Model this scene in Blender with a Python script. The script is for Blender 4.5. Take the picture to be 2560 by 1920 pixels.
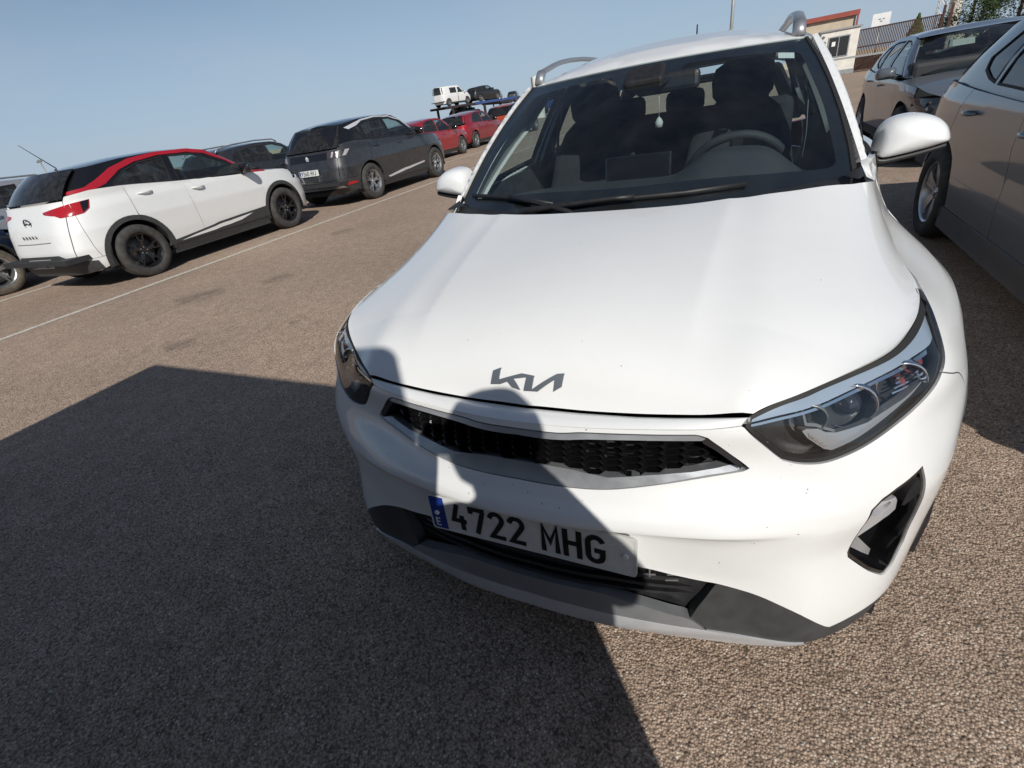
import bpy, bmesh, math, random
import numpy as np
from mathutils import Vector, Matrix
from mathutils.geometry import delaunay_2d_cdt
for o in list(bpy.data.objects): bpy.data.objects.remove(o)
scene = bpy.context.scene
COL = scene.collection
rnd = random.Random(7)
R_ = math.radians

# ---------------------------------------------------------------- camera
cam = bpy.data.cameras.new('camera'); camo = bpy.data.objects.new('camera', cam); COL.objects.link(camo)
yaw, pitch, roll = R_(-28.467), R_(29.792), R_(-9.602)
fw = Vector((math.sin(yaw)*math.cos(pitch), math.cos(yaw)*math.cos(pitch), -math.sin(pitch)))
r0 = Vector((math.cos(yaw), -math.sin(yaw), 0)); u0 = r0.cross(fw)
rt = math.cos(roll)*r0+math.sin(roll)*u0; up = -math.sin(roll)*r0+math.cos(roll)*u0
camo.matrix_world = Matrix(((rt.x, up.x, -fw.x, .40044), (rt.y, up.y, -fw.y, -.64662), (rt.z, up.z, -fw.z, 1.3235), (0, 0, 0, 1)))
cam.sensor_width = 36; cam.lens = 36*1180.92/2560; cam.clip_start = .02; cam.clip_end = 6000
scene.camera = camo

# ---------------------------------------------------------------- sky, sun, exposure
SUN_AZ, SUN_EL = 37.0, 35.0          # the sun stands behind the photographer, to the right
to_sun = Vector((math.sin(R_(SUN_AZ))*math.cos(R_(SUN_EL)), -math.cos(R_(SUN_AZ))*math.cos(R_(SUN_EL)), math.sin(R_(SUN_EL))))
w = bpy.data.worlds.new('World'); scene.world = w; w.use_nodes = True
nt = w.node_tree; bg = nt.nodes['Background']
sky = nt.nodes.new('ShaderNodeTexSky'); sky.sky_type = 'NISHITA'; sky.sun_disc = False
sky.sun_elevation = R_(SUN_EL); sky.sun_rotation = math.atan2(to_sun.x, to_sun.y)
sky.air_density = 1.0; sky.dust_density = .6; sky.ozone_density = 1.0; sky.altitude = 700
tc = nt.nodes.new('ShaderNodeTexCoord')
mp = nt.nodes.new('ShaderNodeMapping'); mp.inputs['Scale'].default_value = (1.2, 1.2, 5.0); mp.inputs['Rotation'].default_value = (.1, .25, .5)
ns = nt.nodes.new('ShaderNodeTexNoise'); ns.inputs['Scale'].default_value = 2.2; ns.inputs['Detail'].default_value = 5; ns.inputs['Roughness'].default_value = .55
cr = nt.nodes.new('ShaderNodeMapRange'); cr.inputs[1].default_value = .45; cr.inputs[2].default_value = .85; cr.inputs[3].default_value = 0; cr.inputs[4].default_value = .28
mx = nt.nodes.new('ShaderNodeMix'); mx.data_type = 'RGBA'; mx.inputs[7].default_value = (6.6, 7.0, 7.6, 1)
L = nt.links.new
L(tc.outputs['Generated'], mp.inputs[0]); L(mp.outputs[0], ns.inputs['Vector']); L(ns.outputs['Fac'], cr.inputs[0])
# pale band of haze towards the horizon, the same all round
sx_ = nt.nodes.new('ShaderNodeSeparateXYZ'); hz_ = nt.nodes.new('ShaderNodeMapRange'); hz_.interpolation_type = 'SMOOTHERSTEP'; hz_.inputs[1].default_value = -.02; hz_.inputs[2].default_value = .36; hz_.inputs[3].default_value = .8; hz_.inputs[4].default_value = .0
mh = nt.nodes.new('ShaderNodeMix'); mh.data_type = 'RGBA'; mh.inputs[7].default_value = (4.9, 6.6, 8.9, 1)
L(tc.outputs['Generated'], sx_.inputs[0]); L(sx_.outputs[2], hz_.inputs[0]); L(hz_.outputs[0], mh.inputs[0]); L(sky.outputs[0], mh.inputs[6])
L(cr.outputs[0], mx.inputs[0]); L(mh.outputs[2], mx.inputs[6]); L(mx.outputs[2], bg.inputs['Color'])
bg.inputs['Strength'].default_value = .072
sl = bpy.data.lights.new('sun', 'SUN'); sl.energy = 4.3; sl.angle = R_(.53); sl.color = (1, .955, .885)
so = bpy.data.objects.new('sun', sl); COL.objects.link(so); so.rotation_euler = (-to_sun).to_track_quat('-Z', 'Y').to_euler()
so.location = to_sun*60
vs = scene.view_settings; vs.view_transform = 'Standard'; vs.look = 'None'; vs.exposure = 0.0; vs.gamma = 1; vs.use_curve_mapping = False
scene.render.engine = 'CYCLES'; scene.cycles.max_bounces = 10; scene.cycles.transparent_max_bounces = 24; scene.cycles.caustics_reflective = False; scene.cycles.caustics_refractive = False
# ---------------------------------------------------------------- helpers: objects
def tag(o, label=None, cat=None, group=None, kind=None):
    if label: o['label'] = label
    if cat: o['category'] = cat
    if group: o['group'] = group
    if kind: o['kind'] = kind
    return o
def thing(name, label, cat, loc=(0, 0, 0), rz=0, group=None, kind=None):
    o = bpy.data.objects.new(name, None); COL.objects.link(o); o.empty_display_size = .2
    o.location = loc; o.rotation_euler = (0, 0, rz)
    return tag(o, label, cat, group, kind)
def obj(name, me, mat=None, parent=None):
    o = bpy.data.objects.new(name, me); COL.objects.link(o)
    if mat is not None and not me.materials: me.materials.append(mat)
    if parent: o.parent = parent
    return o
def copy_tree(o, parent=None):
    c = o.copy(); COL.objects.link(c); c.parent = parent
    for ch in o.children: copy_tree(ch, c)
    return c
def mesh(name, V, F, N=None, smooth=True):
    me = bpy.data.meshes.new(name); me.from_pydata([tuple(map(float, v)) for v in V], [], [tuple(map(int, f)) for f in F])
    me.validate(); me.update()
    if smooth: me.polygons.foreach_set('use_smooth', [True]*len(me.polygons))
    if N is not None and len(N) == len(me.vertices): me.normals_split_custom_set_from_vertices([tuple(map(float, n)) for n in N])
    return me
class MB:
    """collects simple shapes into one mesh"""
    def __init__(s): s.V = []; s.F = []; s.S = []
    def add(s, V, F, smooth=False):
        k = len(s.V); s.V += [tuple(v) for v in V]; s.F += [tuple(i+k for i in f) for f in F]; s.S += [smooth]*len(F); return s
    def box(s, c, d, rz=0, rx=0, ry=0, bev=0):
        x, y, z = d[0]/2, d[1]/2, d[2]/2
        M = Matrix.Translation(c) @ Matrix.Rotation(rz, 4, 'Z') @ Matrix.Rotation(ry, 4, 'Y') @ Matrix.Rotation(rx, 4, 'X')
        if bev <= 0:
            P = [(-x, -y, -z), (x, -y, -z), (x, y, -z), (-x, y, -z), (-x, -y, z), (x, -y, z), (x, y, z), (-x, y, z)]
            return s.add([M @ Vector(p) for p in P], [(0, 3, 2, 1), (4, 5, 6, 7), (0, 1, 5, 4), (1, 2, 6, 5), (2, 3, 7, 6), (3, 0, 4, 7)])
        bm = bmesh.new(); bmesh.ops.create_cube(bm, size=1); bmesh.ops.scale(bm, vec=d, verts=bm.verts)
        bmesh.ops.bevel(bm, geom=bm.edges[:], offset=bev, segments=2, affect='EDGES', profile=.5)
        bmesh.ops.transform(bm, matrix=M, verts=bm.verts); s.bm(bm); return s
    def bm(s, bm, smooth=False):
        bm.verts.index_update(); s.add([v.co.copy() for v in bm.verts], [[v.index for v in f.verts] for f in bm.faces], smooth); bm.free()
    def tube(s, pts, r, n=8, cap=True, sq=None):
        pts = [Vector(p) for p in pts]; rs = r if hasattr(r, '__len__') else [r]*len(pts); V = []; F = []
        pu = None
        for i, p in enumerate(pts):
            t = (pts[min(i+1, len(pts)-1)]-pts[max(i-1, 0)]).normalized()
            if pu is None: pu = t.orthogonal().normalized() if sq is None else (Vector(sq)-t*t.dot(Vector(sq))).normalized()
            pu = (pu-t*t.dot(pu)).normalized(); b = t.cross(pu)
            for k in range(n):
                a = 2*math.pi*k/n; ra = rs[i] if not isinstance(rs[i], tuple) else 1
                ca, sa = math.cos(a), math.sin(a)
                if isinstance(rs[i], tuple): V.append(p+pu*ca*rs[i][0]+b*sa*rs[i][1])
                else: V.append(p+(pu*ca+b*sa)*ra)
        for i in range(len(pts)-1):
            for k in range(n): F.append((i*n+k, i*n+(k+1) % n, (i+1)*n+(k+1) % n, (i+1)*n+k))
        if cap: F.append(tuple(range(n-1, -1, -1))); F.append(tuple((len(pts)-1)*n+k for k in range(n)))
        return s.add(V, F, True)
    def lathe(s, prof, n=32, axis='x', c=(0, 0, 0), close=False):
        V = []; F = []; m = len(prof)
        for k in range(n):
            a = 2*math.pi*k/n
            for (h, r) in prof:
                p = {'x': (h, r*math.cos(a), r*math.sin(a)), 'y': (r*math.cos(a), h, r*math.sin(a)), 'z': (r*math.cos(a), r*math.sin(a), h)}[axis]
                V.append((p[0]+c[0], p[1]+c[1], p[2]+c[2]))
        for k in range(n):
            k2 = (k+1) % n
            for i in range(m-1): F.append((k*m+i, k2*m+i, k2*m+i+1, k*m+i+1))
            if close: F.append((k*m+m-1, k2*m+m-1, k2*m, k*m))
        return s.add(V, F, True)
    def ext(s, poly, z0, z1, M=None):
        """extrude a 2D polygon (may be concave) between z0 and z1, transform by M"""
        T = tri2(poly); n = len(poly); M = M or Matrix.Identity(4)
        V = [M @ Vector((p[0], p[1], z0)) for p in poly]+[M @ Vector((p[0], p[1], z1)) for p in poly]
        F = [tuple(reversed(t)) for t in T]+[tuple(i+n for i in t) for t in T]+[(i, (i+1) % n, (i+1) % n+n, i+n) for i in range(n)]
        return s.add(V, F)
    def build(s, name, mat, parent=None, auto=None):
        me = bpy.data.meshes.new(name); me.from_pydata(s.V, [], s.F); me.validate(); me.update()
        bm = bmesh.new(); bm.from_mesh(me); bmesh.ops.recalc_face_normals(bm, faces=bm.faces); bm.to_mesh(me); bm.free()
        if len(me.polygons) == len(s.S): me.polygons.foreach_set('use_smooth', s.S)
        if auto:
            me.polygons.foreach_set('use_smooth', [True]*len(me.polygons)); me.set_sharp_from_angle(angle=R_(auto))
        return obj(name, me, mat, parent)
def tri2(poly):
    from mathutils.geometry import tessellate_polygon
    return tessellate_polygon([[Vector((p[0], p[1], 0)) for p in poly]])

# ---------------------------------------------------------------- helpers: curves and trimmed panels
def crv(pts, n=5):
    """Catmull-Rom through an open list of points"""
    P = np.array(pts, float)
    if len(P) < 3: return [tuple(p) for p in P]
    Q = np.vstack([2*P[0]-P[1], P, 2*P[-1]-P[-2]]); out = []
    for i in range(1, len(Q)-2):
        for t in np.arange(n)/n:
            a, b, c, d = Q[i-1:i+3]
            out.append(tuple(.5*((2*b)+(c-a)*t+(2*a-5*b+4*c-d)*t*t+(3*b-a-3*c+d)*t**3)))
    out.append(tuple(P[-1])); return out
def mir(pts): return [(-p[0], p[1]) for p in reversed(pts)]
def symm(pts):
    """closed outline from its right half that starts and ends on u=0"""
    L_ = [p for p in mir(pts) if abs(p[0]) > 1e-6]
    return list(pts)+L_
def inpoly(P, poly):
    x, y = P[:, 0], P[:, 1]; r = np.zeros(len(P), bool); q = np.array(poly); j = len(q)-1
    for i in range(len(q)):
        c = ((q[i, 1] > y) != (q[j, 1] > y)); 
        with np.errstate(divide='ignore', invalid='ignore'):
            xi = (q[j, 0]-q[i, 0])*(y-q[i, 1])/(q[j, 1]-q[i, 1]+1e-30)+q[i, 0]
        r ^= c & (x < xi); j = i
    return r
def resamp(poly, step):
    out = []; n = len(poly)
    for i in range(n):
        a = np.array(poly[i]); b = np.array(poly[(i+1) % n]); d = np.linalg.norm(b-a)
        if d < 1e-7: continue
        k = max(1, int(round(d/step)))
        for t in range(k): out.append(tuple(a+(b-a)*t/k))
    # drop points that almost coincide
    o2 = [out[0]]
    for p in out[1:]:
        if (p[0]-o2[-1][0])**2+(p[1]-o2[-1][1])**2 > (step*.12)**2: o2.append(p)
    return o2
def inset(poly, d):
    q = np.array(poly, float); q = q[np.linalg.norm(q-np.roll(q, 1, 0), axis=1) > 1e-6]
    A = .5*np.sum(q[:, 0]*np.roll(q[:, 1], -1)-np.roll(q[:, 0], -1)*q[:, 1]); sg = 1 if A > 0 else -1
    e = np.roll(q, -1, 0)-q; e /= np.linalg.norm(e, axis=1)[:, None]; n = np.stack([-e[:, 1], e[:, 0]], 1)*sg
    m = n+np.roll(n, 1, 0); l = np.linalg.norm(m, axis=1); m /= np.maximum(l, .3)[:, None]
    k = 1/np.maximum((m*n).sum(1), .45); return [tuple(p) for p in q+m*(k*d)[:, None]]
def surfn(S, uv, flip=1, e=8e-4):
    n = np.cross(S(uv+[e, 0])-S(uv-[e, 0]), S(uv+[0, e])-S(uv-[0, e]))
    return n/np.maximum(np.linalg.norm(n, axis=1), 1e-12)[:, None]*flip
def panel(name, poly, S, mat, parent=None, holes=(), step=.03, off=0, depth=.012, gap=.0, flip=1, offf=None, closed=True, fl=None):
    """a trimmed piece of the surface S(u,v): clean outline, own edges, returned rim of the given depth"""
    if gap: poly = inset(poly, gap); holes = [inset(h, -gap) for h in holes]
    loops = [resamp(poly, step)]+[resamp(h, step) for h in holes]
    pts = [p for l in loops for p in l]; B = np.array(pts)
    lo = B.min(0); hi = B.max(0)
    gx, gy = np.meshgrid(np.arange(lo[0]+step*.5, hi[0], step), np.arange(lo[1]+step*.5, hi[1], step*.9), indexing='ij')
    gx = gx+(np.arange(gx.shape[1]) % 2)[None, :]*step*.5
    G = np.stack([gx.ravel(), gy.ravel()], 1)
    if len(G):
        k = inpoly(G, loops[0])
        for l in loops[1:]: k &= ~inpoly(G, l)
        G = G[k]
        if len(G):
            dm = np.full(len(G), 1e9)
            for i in range(0, len(B), 400): dm = np.minimum(dm, ((G[:, None, :]-B[None, i:i+400, :])**2).sum(2).min(1))
            G = G[dm > (.55*step)**2]
    P = np.vstack([B, G]) if len(G) else B
    E = []; k = 0
    for l in loops: E += [(k+i, k+(i+1) % len(l)) for i in range(len(l))]; k += len(l)
    v, e_, f, ov, oe, of = delaunay_2d_cdt([Vector(p) for p in P], E, [], 0, 1e-7)
    V2 = np.array([tuple(x) for x in v]); T = np.array([tuple(x) for x in f if len(x) == 3])
    c = V2[T].mean(1); k = inpoly(c, loops[0])
    for l in loops[1:]: k &= ~inpoly(c, l)
    T = T[k]
    back = {}
    for i, o in enumerate(ov):
        for j in o: back[j] = i
    V3 = S(V2); N3 = surfn(S, V2, flip)
    oo = off if offf is None else np.asarray(offf(V2))[:, None]
    V3 = V3+N3*oo
    # orient
    t = T[:200]; fn = np.cross(V3[t[:, 1]]-V3[t[:, 0]], V3[t[:, 2]]-V3[t[:, 0]])
    if (fn*N3[t[:, 0]]).sum() < 0: T = T[:, ::-1]
    VV = [V3]; NN = [N3]; FF = [tuple(x) for x in T]; base = len(V3)
    if depth:
        k = 0
        for li, l in enumerate(loops):
            ids = [back.get(k+i) for i in range(len(l))]; k += len(l)
            ids = [i for i in ids if i is not None]
            uvl = V2[ids]; m = len(ids); a = V3[ids]; n = N3[ids]
            A = np.sum(uvl[:, 0]*np.roll(uvl[:, 1], -1)-np.roll(uvl[:, 0], -1)*uvl[:, 1]); sg = (1 if A > 0 else -1)*(1 if li == 0 else -1)
            tn = np.roll(uvl, -1, 0)-np.roll(uvl, 1, 0); n2 = np.stack([tn[:, 1], -tn[:, 0]], 1)*sg; n2 /= np.maximum(np.linalg.norm(n2, axis=1), 1e-9)[:, None]
            out = S(uvl+n2*1e-3)-S(uvl); out -= n*(out*n).sum(1)[:, None]; out /= np.maximum(np.linalg.norm(out, axis=1), 1e-9)[:, None]
            VV += [a, a-n*depth]; NN += [out, out]
            qn = np.cross(np.roll(a, -1, 0)-a, -n*depth)
            fw_ = (qn*out).sum() > 0
            for i in range(m):
                j = (i+1) % m; f4 = (base+i, base+j, base+m+j, base+m+i); FF.append(f4 if fw_ else f4[::-1])
            base += 2*m
    V = np.vstack(VV); N = np.vstack(NN)
    # fix outward direction of rims against face winding is not needed for rendering
    me = mesh(name, V, FF, N)
    return obj(name, me, mat, parent)
def gridsurf(name, S, u, v, mat, parent=None, flip=1):
    """regular grid of S over u x v"""
    uu, vv = np.meshgrid(u, v, indexing='ij'); uv = np.stack([uu.ravel(), vv.ravel()], 1); V = S(uv); N = surfn(S, uv, flip)
    m = len(v); F = [(i*m+j, (i+1)*m+j, (i+1)*m+j+1, i*m+j+1) for i in range(len(u)-1) for j in range(m-1)]
    if flip < 0: F = [f[::-1] for f in F]
    return obj(name, mesh(name, V, F, N), mat, parent)
def pchip(xs, ys, x):
    xs = np.asarray(xs, float); ys = np.asarray(ys, float); x = np.clip(np.asarray(x, float), xs[0], xs[-1])
    h = np.diff(xs); d = np.diff(ys)/h; m = np.zeros(len(xs)); m[0] = d[0]; m[-1] = d[-1]
    for i in range(1, len(xs)-1):
        if d[i-1]*d[i] > 0:
            w1 = 2*h[i]+h[i-1]; w2 = h[i]+2*h[i-1]; m[i] = (w1+w2)/(w1/d[i-1]+w2/d[i])
    i = np.clip(np.searchsorted(xs, x)-1, 0, len(h)-1); t = (x-xs[i])/h[i]
    return (1+2*t)*(1-t)**2*ys[i]+t*(1-t)**2*h[i]*m[i]+t*t*(3-2*t)*ys[i+1]+t*t*(t-1)*h[i]*m[i+1]
def cspl(xs, ys):
    xs = np.asarray(xs, float); ys = np.asarray(ys, float); n = len(xs); h = np.diff(xs)
    A = np.zeros((n, n)); A[0, 0] = A[-1, -1] = 1; r = np.zeros_like(ys)
    for i in range(1, n-1):
        A[i, i-1] = h[i-1]; A[i, i] = 2*(h[i-1]+h[i]); A[i, i+1] = h[i]
        r[i] = 6*((ys[i+1]-ys[i])/h[i]-(ys[i]-ys[i-1])/h[i-1])
    M = np.linalg.solve(A, r)
    def f(x):
        x = np.clip(np.asarray(x, float), xs[0], xs[-1]); i = np.clip(np.searchsorted(xs, x)-1, 0, n-2)
        a = xs[i+1]-x; b = x-xs[i]; hh = h[i]
        if ys.ndim > 1: a = a[..., None]; b = b[..., None]; hh = hh[..., None]
        return (M[i]*a**3+M[i+1]*b**3)/(6*hh)+(ys[i]/hh-M[i]*hh/6)*a+(ys[i+1]/hh-M[i+1]*hh/6)*b
    return f
def lin(p, q, n): return [tuple(np.array(p)+(np.array(q)-np.array(p))*i/n) for i in range(n+1)]
def arc(c, r, a0, a1, n=14, ry=None):
    return [(c[0]+r*math.cos(R_(a0+(a1-a0)*i/n)), c[1]+(ry or r)*math.sin(R_(a0+(a1-a0)*i/n))) for i in range(n+1)]
def rrect(x0, y0, x1, y1, r, n=4):
    return arc((x1-r, y0+r), r, -90, 0, n)+arc((x1-r, y1-r), r, 0, 90, n)+arc((x0+r, y1-r), r, 90, 180, n)+arc((x0+r, y0+r), r, 180, 270, n)

# ---------------------------------------------------------------- materials
def newmat(name):
    m = bpy.data.materials.new(name); m.use_nodes = True; nt = m.node_tree; return m, nt, nt.nodes['Principled BSDF'], nt.links.new
def pm(name, col, rough=.5, metal=0, coat=0, spec=.5, noise=None, bump=None, ior=1.5, sheen=0):
    """principled material, with optional mottling noise=(scale, amount) and bump=(scale, strength)"""
    m, nt, b, L = newmat(name); b.inputs['Base Color'].default_value = (*col, 1); b.inputs['Roughness'].default_value = rough
    b.inputs['Metallic'].default_value = metal; b.inputs['Coat Weight'].default_value = coat; b.inputs['Coat Roughness'].default_value = .04
    b.inputs['Specular IOR Level'].default_value = spec
    tc = nt.nodes.new('ShaderNodeTexCoord')
    if noise:
        n = nt.nodes.new('ShaderNodeTexNoise'); n.inputs['Scale'].default_value = noise[0]; n.inputs['Detail'].default_value = 5
        r = nt.nodes.new('ShaderNodeMapRange'); r.inputs[1].default_value = .3; r.inputs[2].default_value = .7; r.inputs[3].default_value = 1-noise[1]; r.inputs[4].default_value = 1+noise[1]
        x = nt.nodes.new('ShaderNodeMix'); x.data_type = 'RGBA'; x.blend_type = 'MULTIPLY'; x.inputs[0].default_value = 1; x.inputs[6].default_value = (*col, 1)
        L(tc.outputs['Object'], n.inputs['Vector']); L(n.outputs['Fac'], r.inputs[0]); L(r.outputs[0], x.inputs[7]); L(x.outputs[2], b.inputs['Base Color'])
        q = nt.nodes.new('ShaderNodeMapRange'); q.inputs[3].default_value = max(0, rough-.08); q.inputs[4].default_value = min(1, rough+.12)
        L(n.outputs['Fac'], q.inputs[0]); L(q.outputs[0], b.inputs['Roughness'])
    if bump:
        n = nt.nodes.new('ShaderNodeTexNoise'); n.inputs['Scale'].default_value = bump[0]; n.inputs['Detail'].default_value = 4
        u = nt.nodes.new('ShaderNodeBump'); u.inputs['Strength'].default_value = bump[1]; u.inputs['Distance'].default_value = .002
        L(tc.outputs['Object'], n.inputs['Vector']); L(n.outputs['Fac'], u.inputs['Height']); L(u.outputs[0], b.inputs['Normal'])
    return m
def paint(name, col, metal=0.0, rough=.4, dust=.06, flake=0, dcol=(.35, .30, .24)):
    """lacquered car paint with a thin film of dust, thicker low down and on flats"""
    m, nt, b, L = newmat(name); b.inputs['Metallic'].default_value = metal; b.inputs['Roughness'].default_value = rough
    b.inputs['Coat Weight'].default_value = 1; b.inputs['Coat Roughness'].default_value = .03; b.inputs['Coat IOR'].default_value = 1.5
    tc = nt.nodes.new('ShaderNodeTexCoord'); n = nt.nodes.new('ShaderNodeTexNoise'); n.inputs['Scale'].default_value = 9; n.inputs['Detail'].default_value = 8; n.inputs['Roughness'].default_value = .7
    r = nt.nodes.new('ShaderNodeMapRange'); r.inputs[1].default_value = .4; r.inputs[2].default_value = .75; r.inputs[3].default_value = 0; r.inputs[4].default_value = dust
    x = nt.nodes.new('ShaderNodeMix'); x.data_type = 'RGBA'; x.inputs[6].default_value = (*col, 1); x.inputs[7].default_value = (*dcol, 1)
    L(tc.outputs['Object'], n.inputs['Vector']); L(n.outputs['Fac'], r.inputs[0]); L(r.outputs[0], x.inputs[0]); L(x.outputs[2], b.inputs['Base Color'])
    q = nt.nodes.new('ShaderNodeMapRange'); q.inputs[1].default_value = .3; q.inputs[2].default_value = .8; q.inputs[3].default_value = .02; q.inputs[4].default_value = .10
    L(n.outputs['Fac'], q.inputs[0]); L(q.outputs[0], b.inputs['Coat Roughness'])
    return m
def glassmat(name, tint=(.8, .88, .86), rough=0.0, refl=1.0, dust=0.0):
    """thin car glass: clear or tinted sheet with mirror reflection by angle and a little dust"""
    m = bpy.data.materials.new(name); m.use_nodes = True; nt = m.node_tree; nt.nodes.clear(); L = nt.links.new
    o = nt.nodes.new('ShaderNodeOutputMaterial'); t = nt.nodes.new('ShaderNodeBsdfTransparent'); t.inputs[0].default_value = (*tint, 1)
    g = nt.nodes.new('ShaderNodeBsdfGlossy'); g.inputs['Roughness'].default_value = rough; g.inputs[0].default_value = (refl, refl, refl, 1)
    lw = nt.nodes.new('ShaderNodeLayerWeight'); lw.inputs[0].default_value = .5; pw = nt.nodes.new('ShaderNodeMath'); pw.operation = 'POWER'; pw.inputs[1].default_value = 5
    f = nt.nodes.new('ShaderNodeMapRange'); f.inputs[3].default_value = .065; f.inputs[4].default_value = 1.0; x = nt.nodes.new('ShaderNodeMixShader')
    L(lw.outputs['Facing'], pw.inputs[0]); L(pw.outputs[0], f.inputs[0])
    L(f.outputs[0], x.inputs[0]); L(t.outputs[0], x.inputs[1]); L(g.outputs[0], x.inputs[2])
    if dust:
        d = nt.nodes.new('ShaderNodeBsdfDiffuse'); d.inputs[0].default_value = (.6, .58, .55, 1); y = nt.nodes.new('ShaderNodeMixShader')
        tc = nt.nodes.new('ShaderNodeTexCoord'); n = nt.nodes.new('ShaderNodeTexNoise'); n.inputs['Scale'].default_value = 14; n.inputs['Detail'].default_value = 8
        r = nt.nodes.new('ShaderNodeMapRange'); r.inputs[1].default_value = .35; r.inputs[2].default_value = .75; r.inputs[3].default_value = dust*.3; r.inputs[4].default_value = dust
        L(tc.outputs['Object'], n.inputs['Vector']); L(n.outputs['Fac'], r.inputs[0]); L(r.outputs[0], y.inputs[0]); L(x.outputs[0], y.inputs[1]); L(d.outputs[0], y.inputs[2]); L(y.outputs[0], o.inputs[0])
    else: L(x.outputs[0], o.inputs[0])
    return m
M = {}
M['white'] = paint('white_paint', (.74, .75, .745), dust=.05, rough=.45)
M['black_gloss'] = pm('gloss_black', (.008, .008, .009), .12, coat=.6)
M['black'] = pm('black_plastic', (.014, .014, .015), .5, noise=(40, .25))
M['trim'] = pm('textured_grey_plastic', (.04, .042, .043), .55, noise=(25, .2), bump=(900, .25))
M['rubber'] = pm('rubber', (.012, .012, .012), .7)
M['tyre'] = pm('tyre', (.045, .043, .04), .85, noise=(18, .35), bump=(160, .3))
M['tyre_dust'] = pm('dusty_tyre', (.11, .095, .075), .9, noise=(18, .3))
M['chrome'] = pm('chrome', (.75, .76, .77), .12, metal=1)
M['satin'] = pm('satin_silver', (.56, .58, .61), .36, metal=.72, noise=(30, .05), coat=.3)
M['silver_paint'] = pm('silver_plastic', (.33, .34, .355), .4, metal=.6, noise=(25, .06), coat=.3)
M['logo'] = pm('dark_steel', (.26, .29, .33), .35, metal=.7)
M['silver_bright'] = pm('bright_silver_plastic', (.55, .56, .58), .35, metal=.35, noise=(25, .05), coat=.3)
M['bright_trim'] = pm('bright_trim', (.78, .79, .80), .25, metal=.4, coat=.4)
M['alloy'] = pm('alloy', (.50, .51, .52), .3, metal=.9, noise=(20, .1))
M['alloy_black'] = pm('black_alloy', (.01, .01, .011), .25, coat=.5)
M['glass'] = glassmat('windscreen_glass', (.80, .90, .91), dust=.012)
M['glass_side'] = glassmat('side_glass', (.66, .76, .74), dust=.02)
M['glass_dark'] = glassmat('privacy_glass', (.05, .055, .06), dust=.05)
M['lens'] = glassmat('lamp_lens', (.93, .94, .95))
M['lens_red'] = glassmat('red_lens', (.55, .02, .02), refl=1)
M['frit'] = pm('black_frit', (.012, .013, .016), .08, spec=.5)
M['interior'] = pm('dark_interior', (.022, .023, .026), .7, noise=(20, .2))
M['cloth'] = pm('seat_cloth', (.02, .02, .023), .9, noise=(60, .3))
M['dash'] = pm('dash_plastic', (.035, .037, .04), .6, bump=(400, .15))
M['greytrim'] = pm('pale_grey_trim', (.42, .42, .40), .8, noise=(40, .06))
M['headliner'] = pm('headliner', (.35, .35, .34), .9)
M['plate'] = pm('plate_white', (.62, .63, .61), .4, noise=(60, .06))
M['plate_blue'] = pm('plate_blue', (.012, .035, .24), .4)
M['ink'] = pm('plate_black', (.006, .006, .006), .45)
M['whitepart'] = pm('white_plastic', (.75, .75, .73), .4)
M['lamp_dark'] = pm('lamp_housing', (.03, .03, .032), .3, noise=(30, .2))
M['lamp_grey'] = pm('lamp_grey', (.20, .205, .21), .35, metal=.4)
M['reflector'] = pm('reflector', (.85, .85, .86), .06, metal=1)
M['guide'] = pm('light_guide', (.30, .31, .325), .22, coat=.8, metal=.2)
M['drl'] = pm('light_strip', (.42, .50, .58), .16, coat=.8, metal=.35)
M['amber'] = pm('amber', (.20, .06, .05), .25, coat=.5)
M['red_lamp'] = pm('red_lamp', (.35, .008, .012), .15, coat=1)
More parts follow.
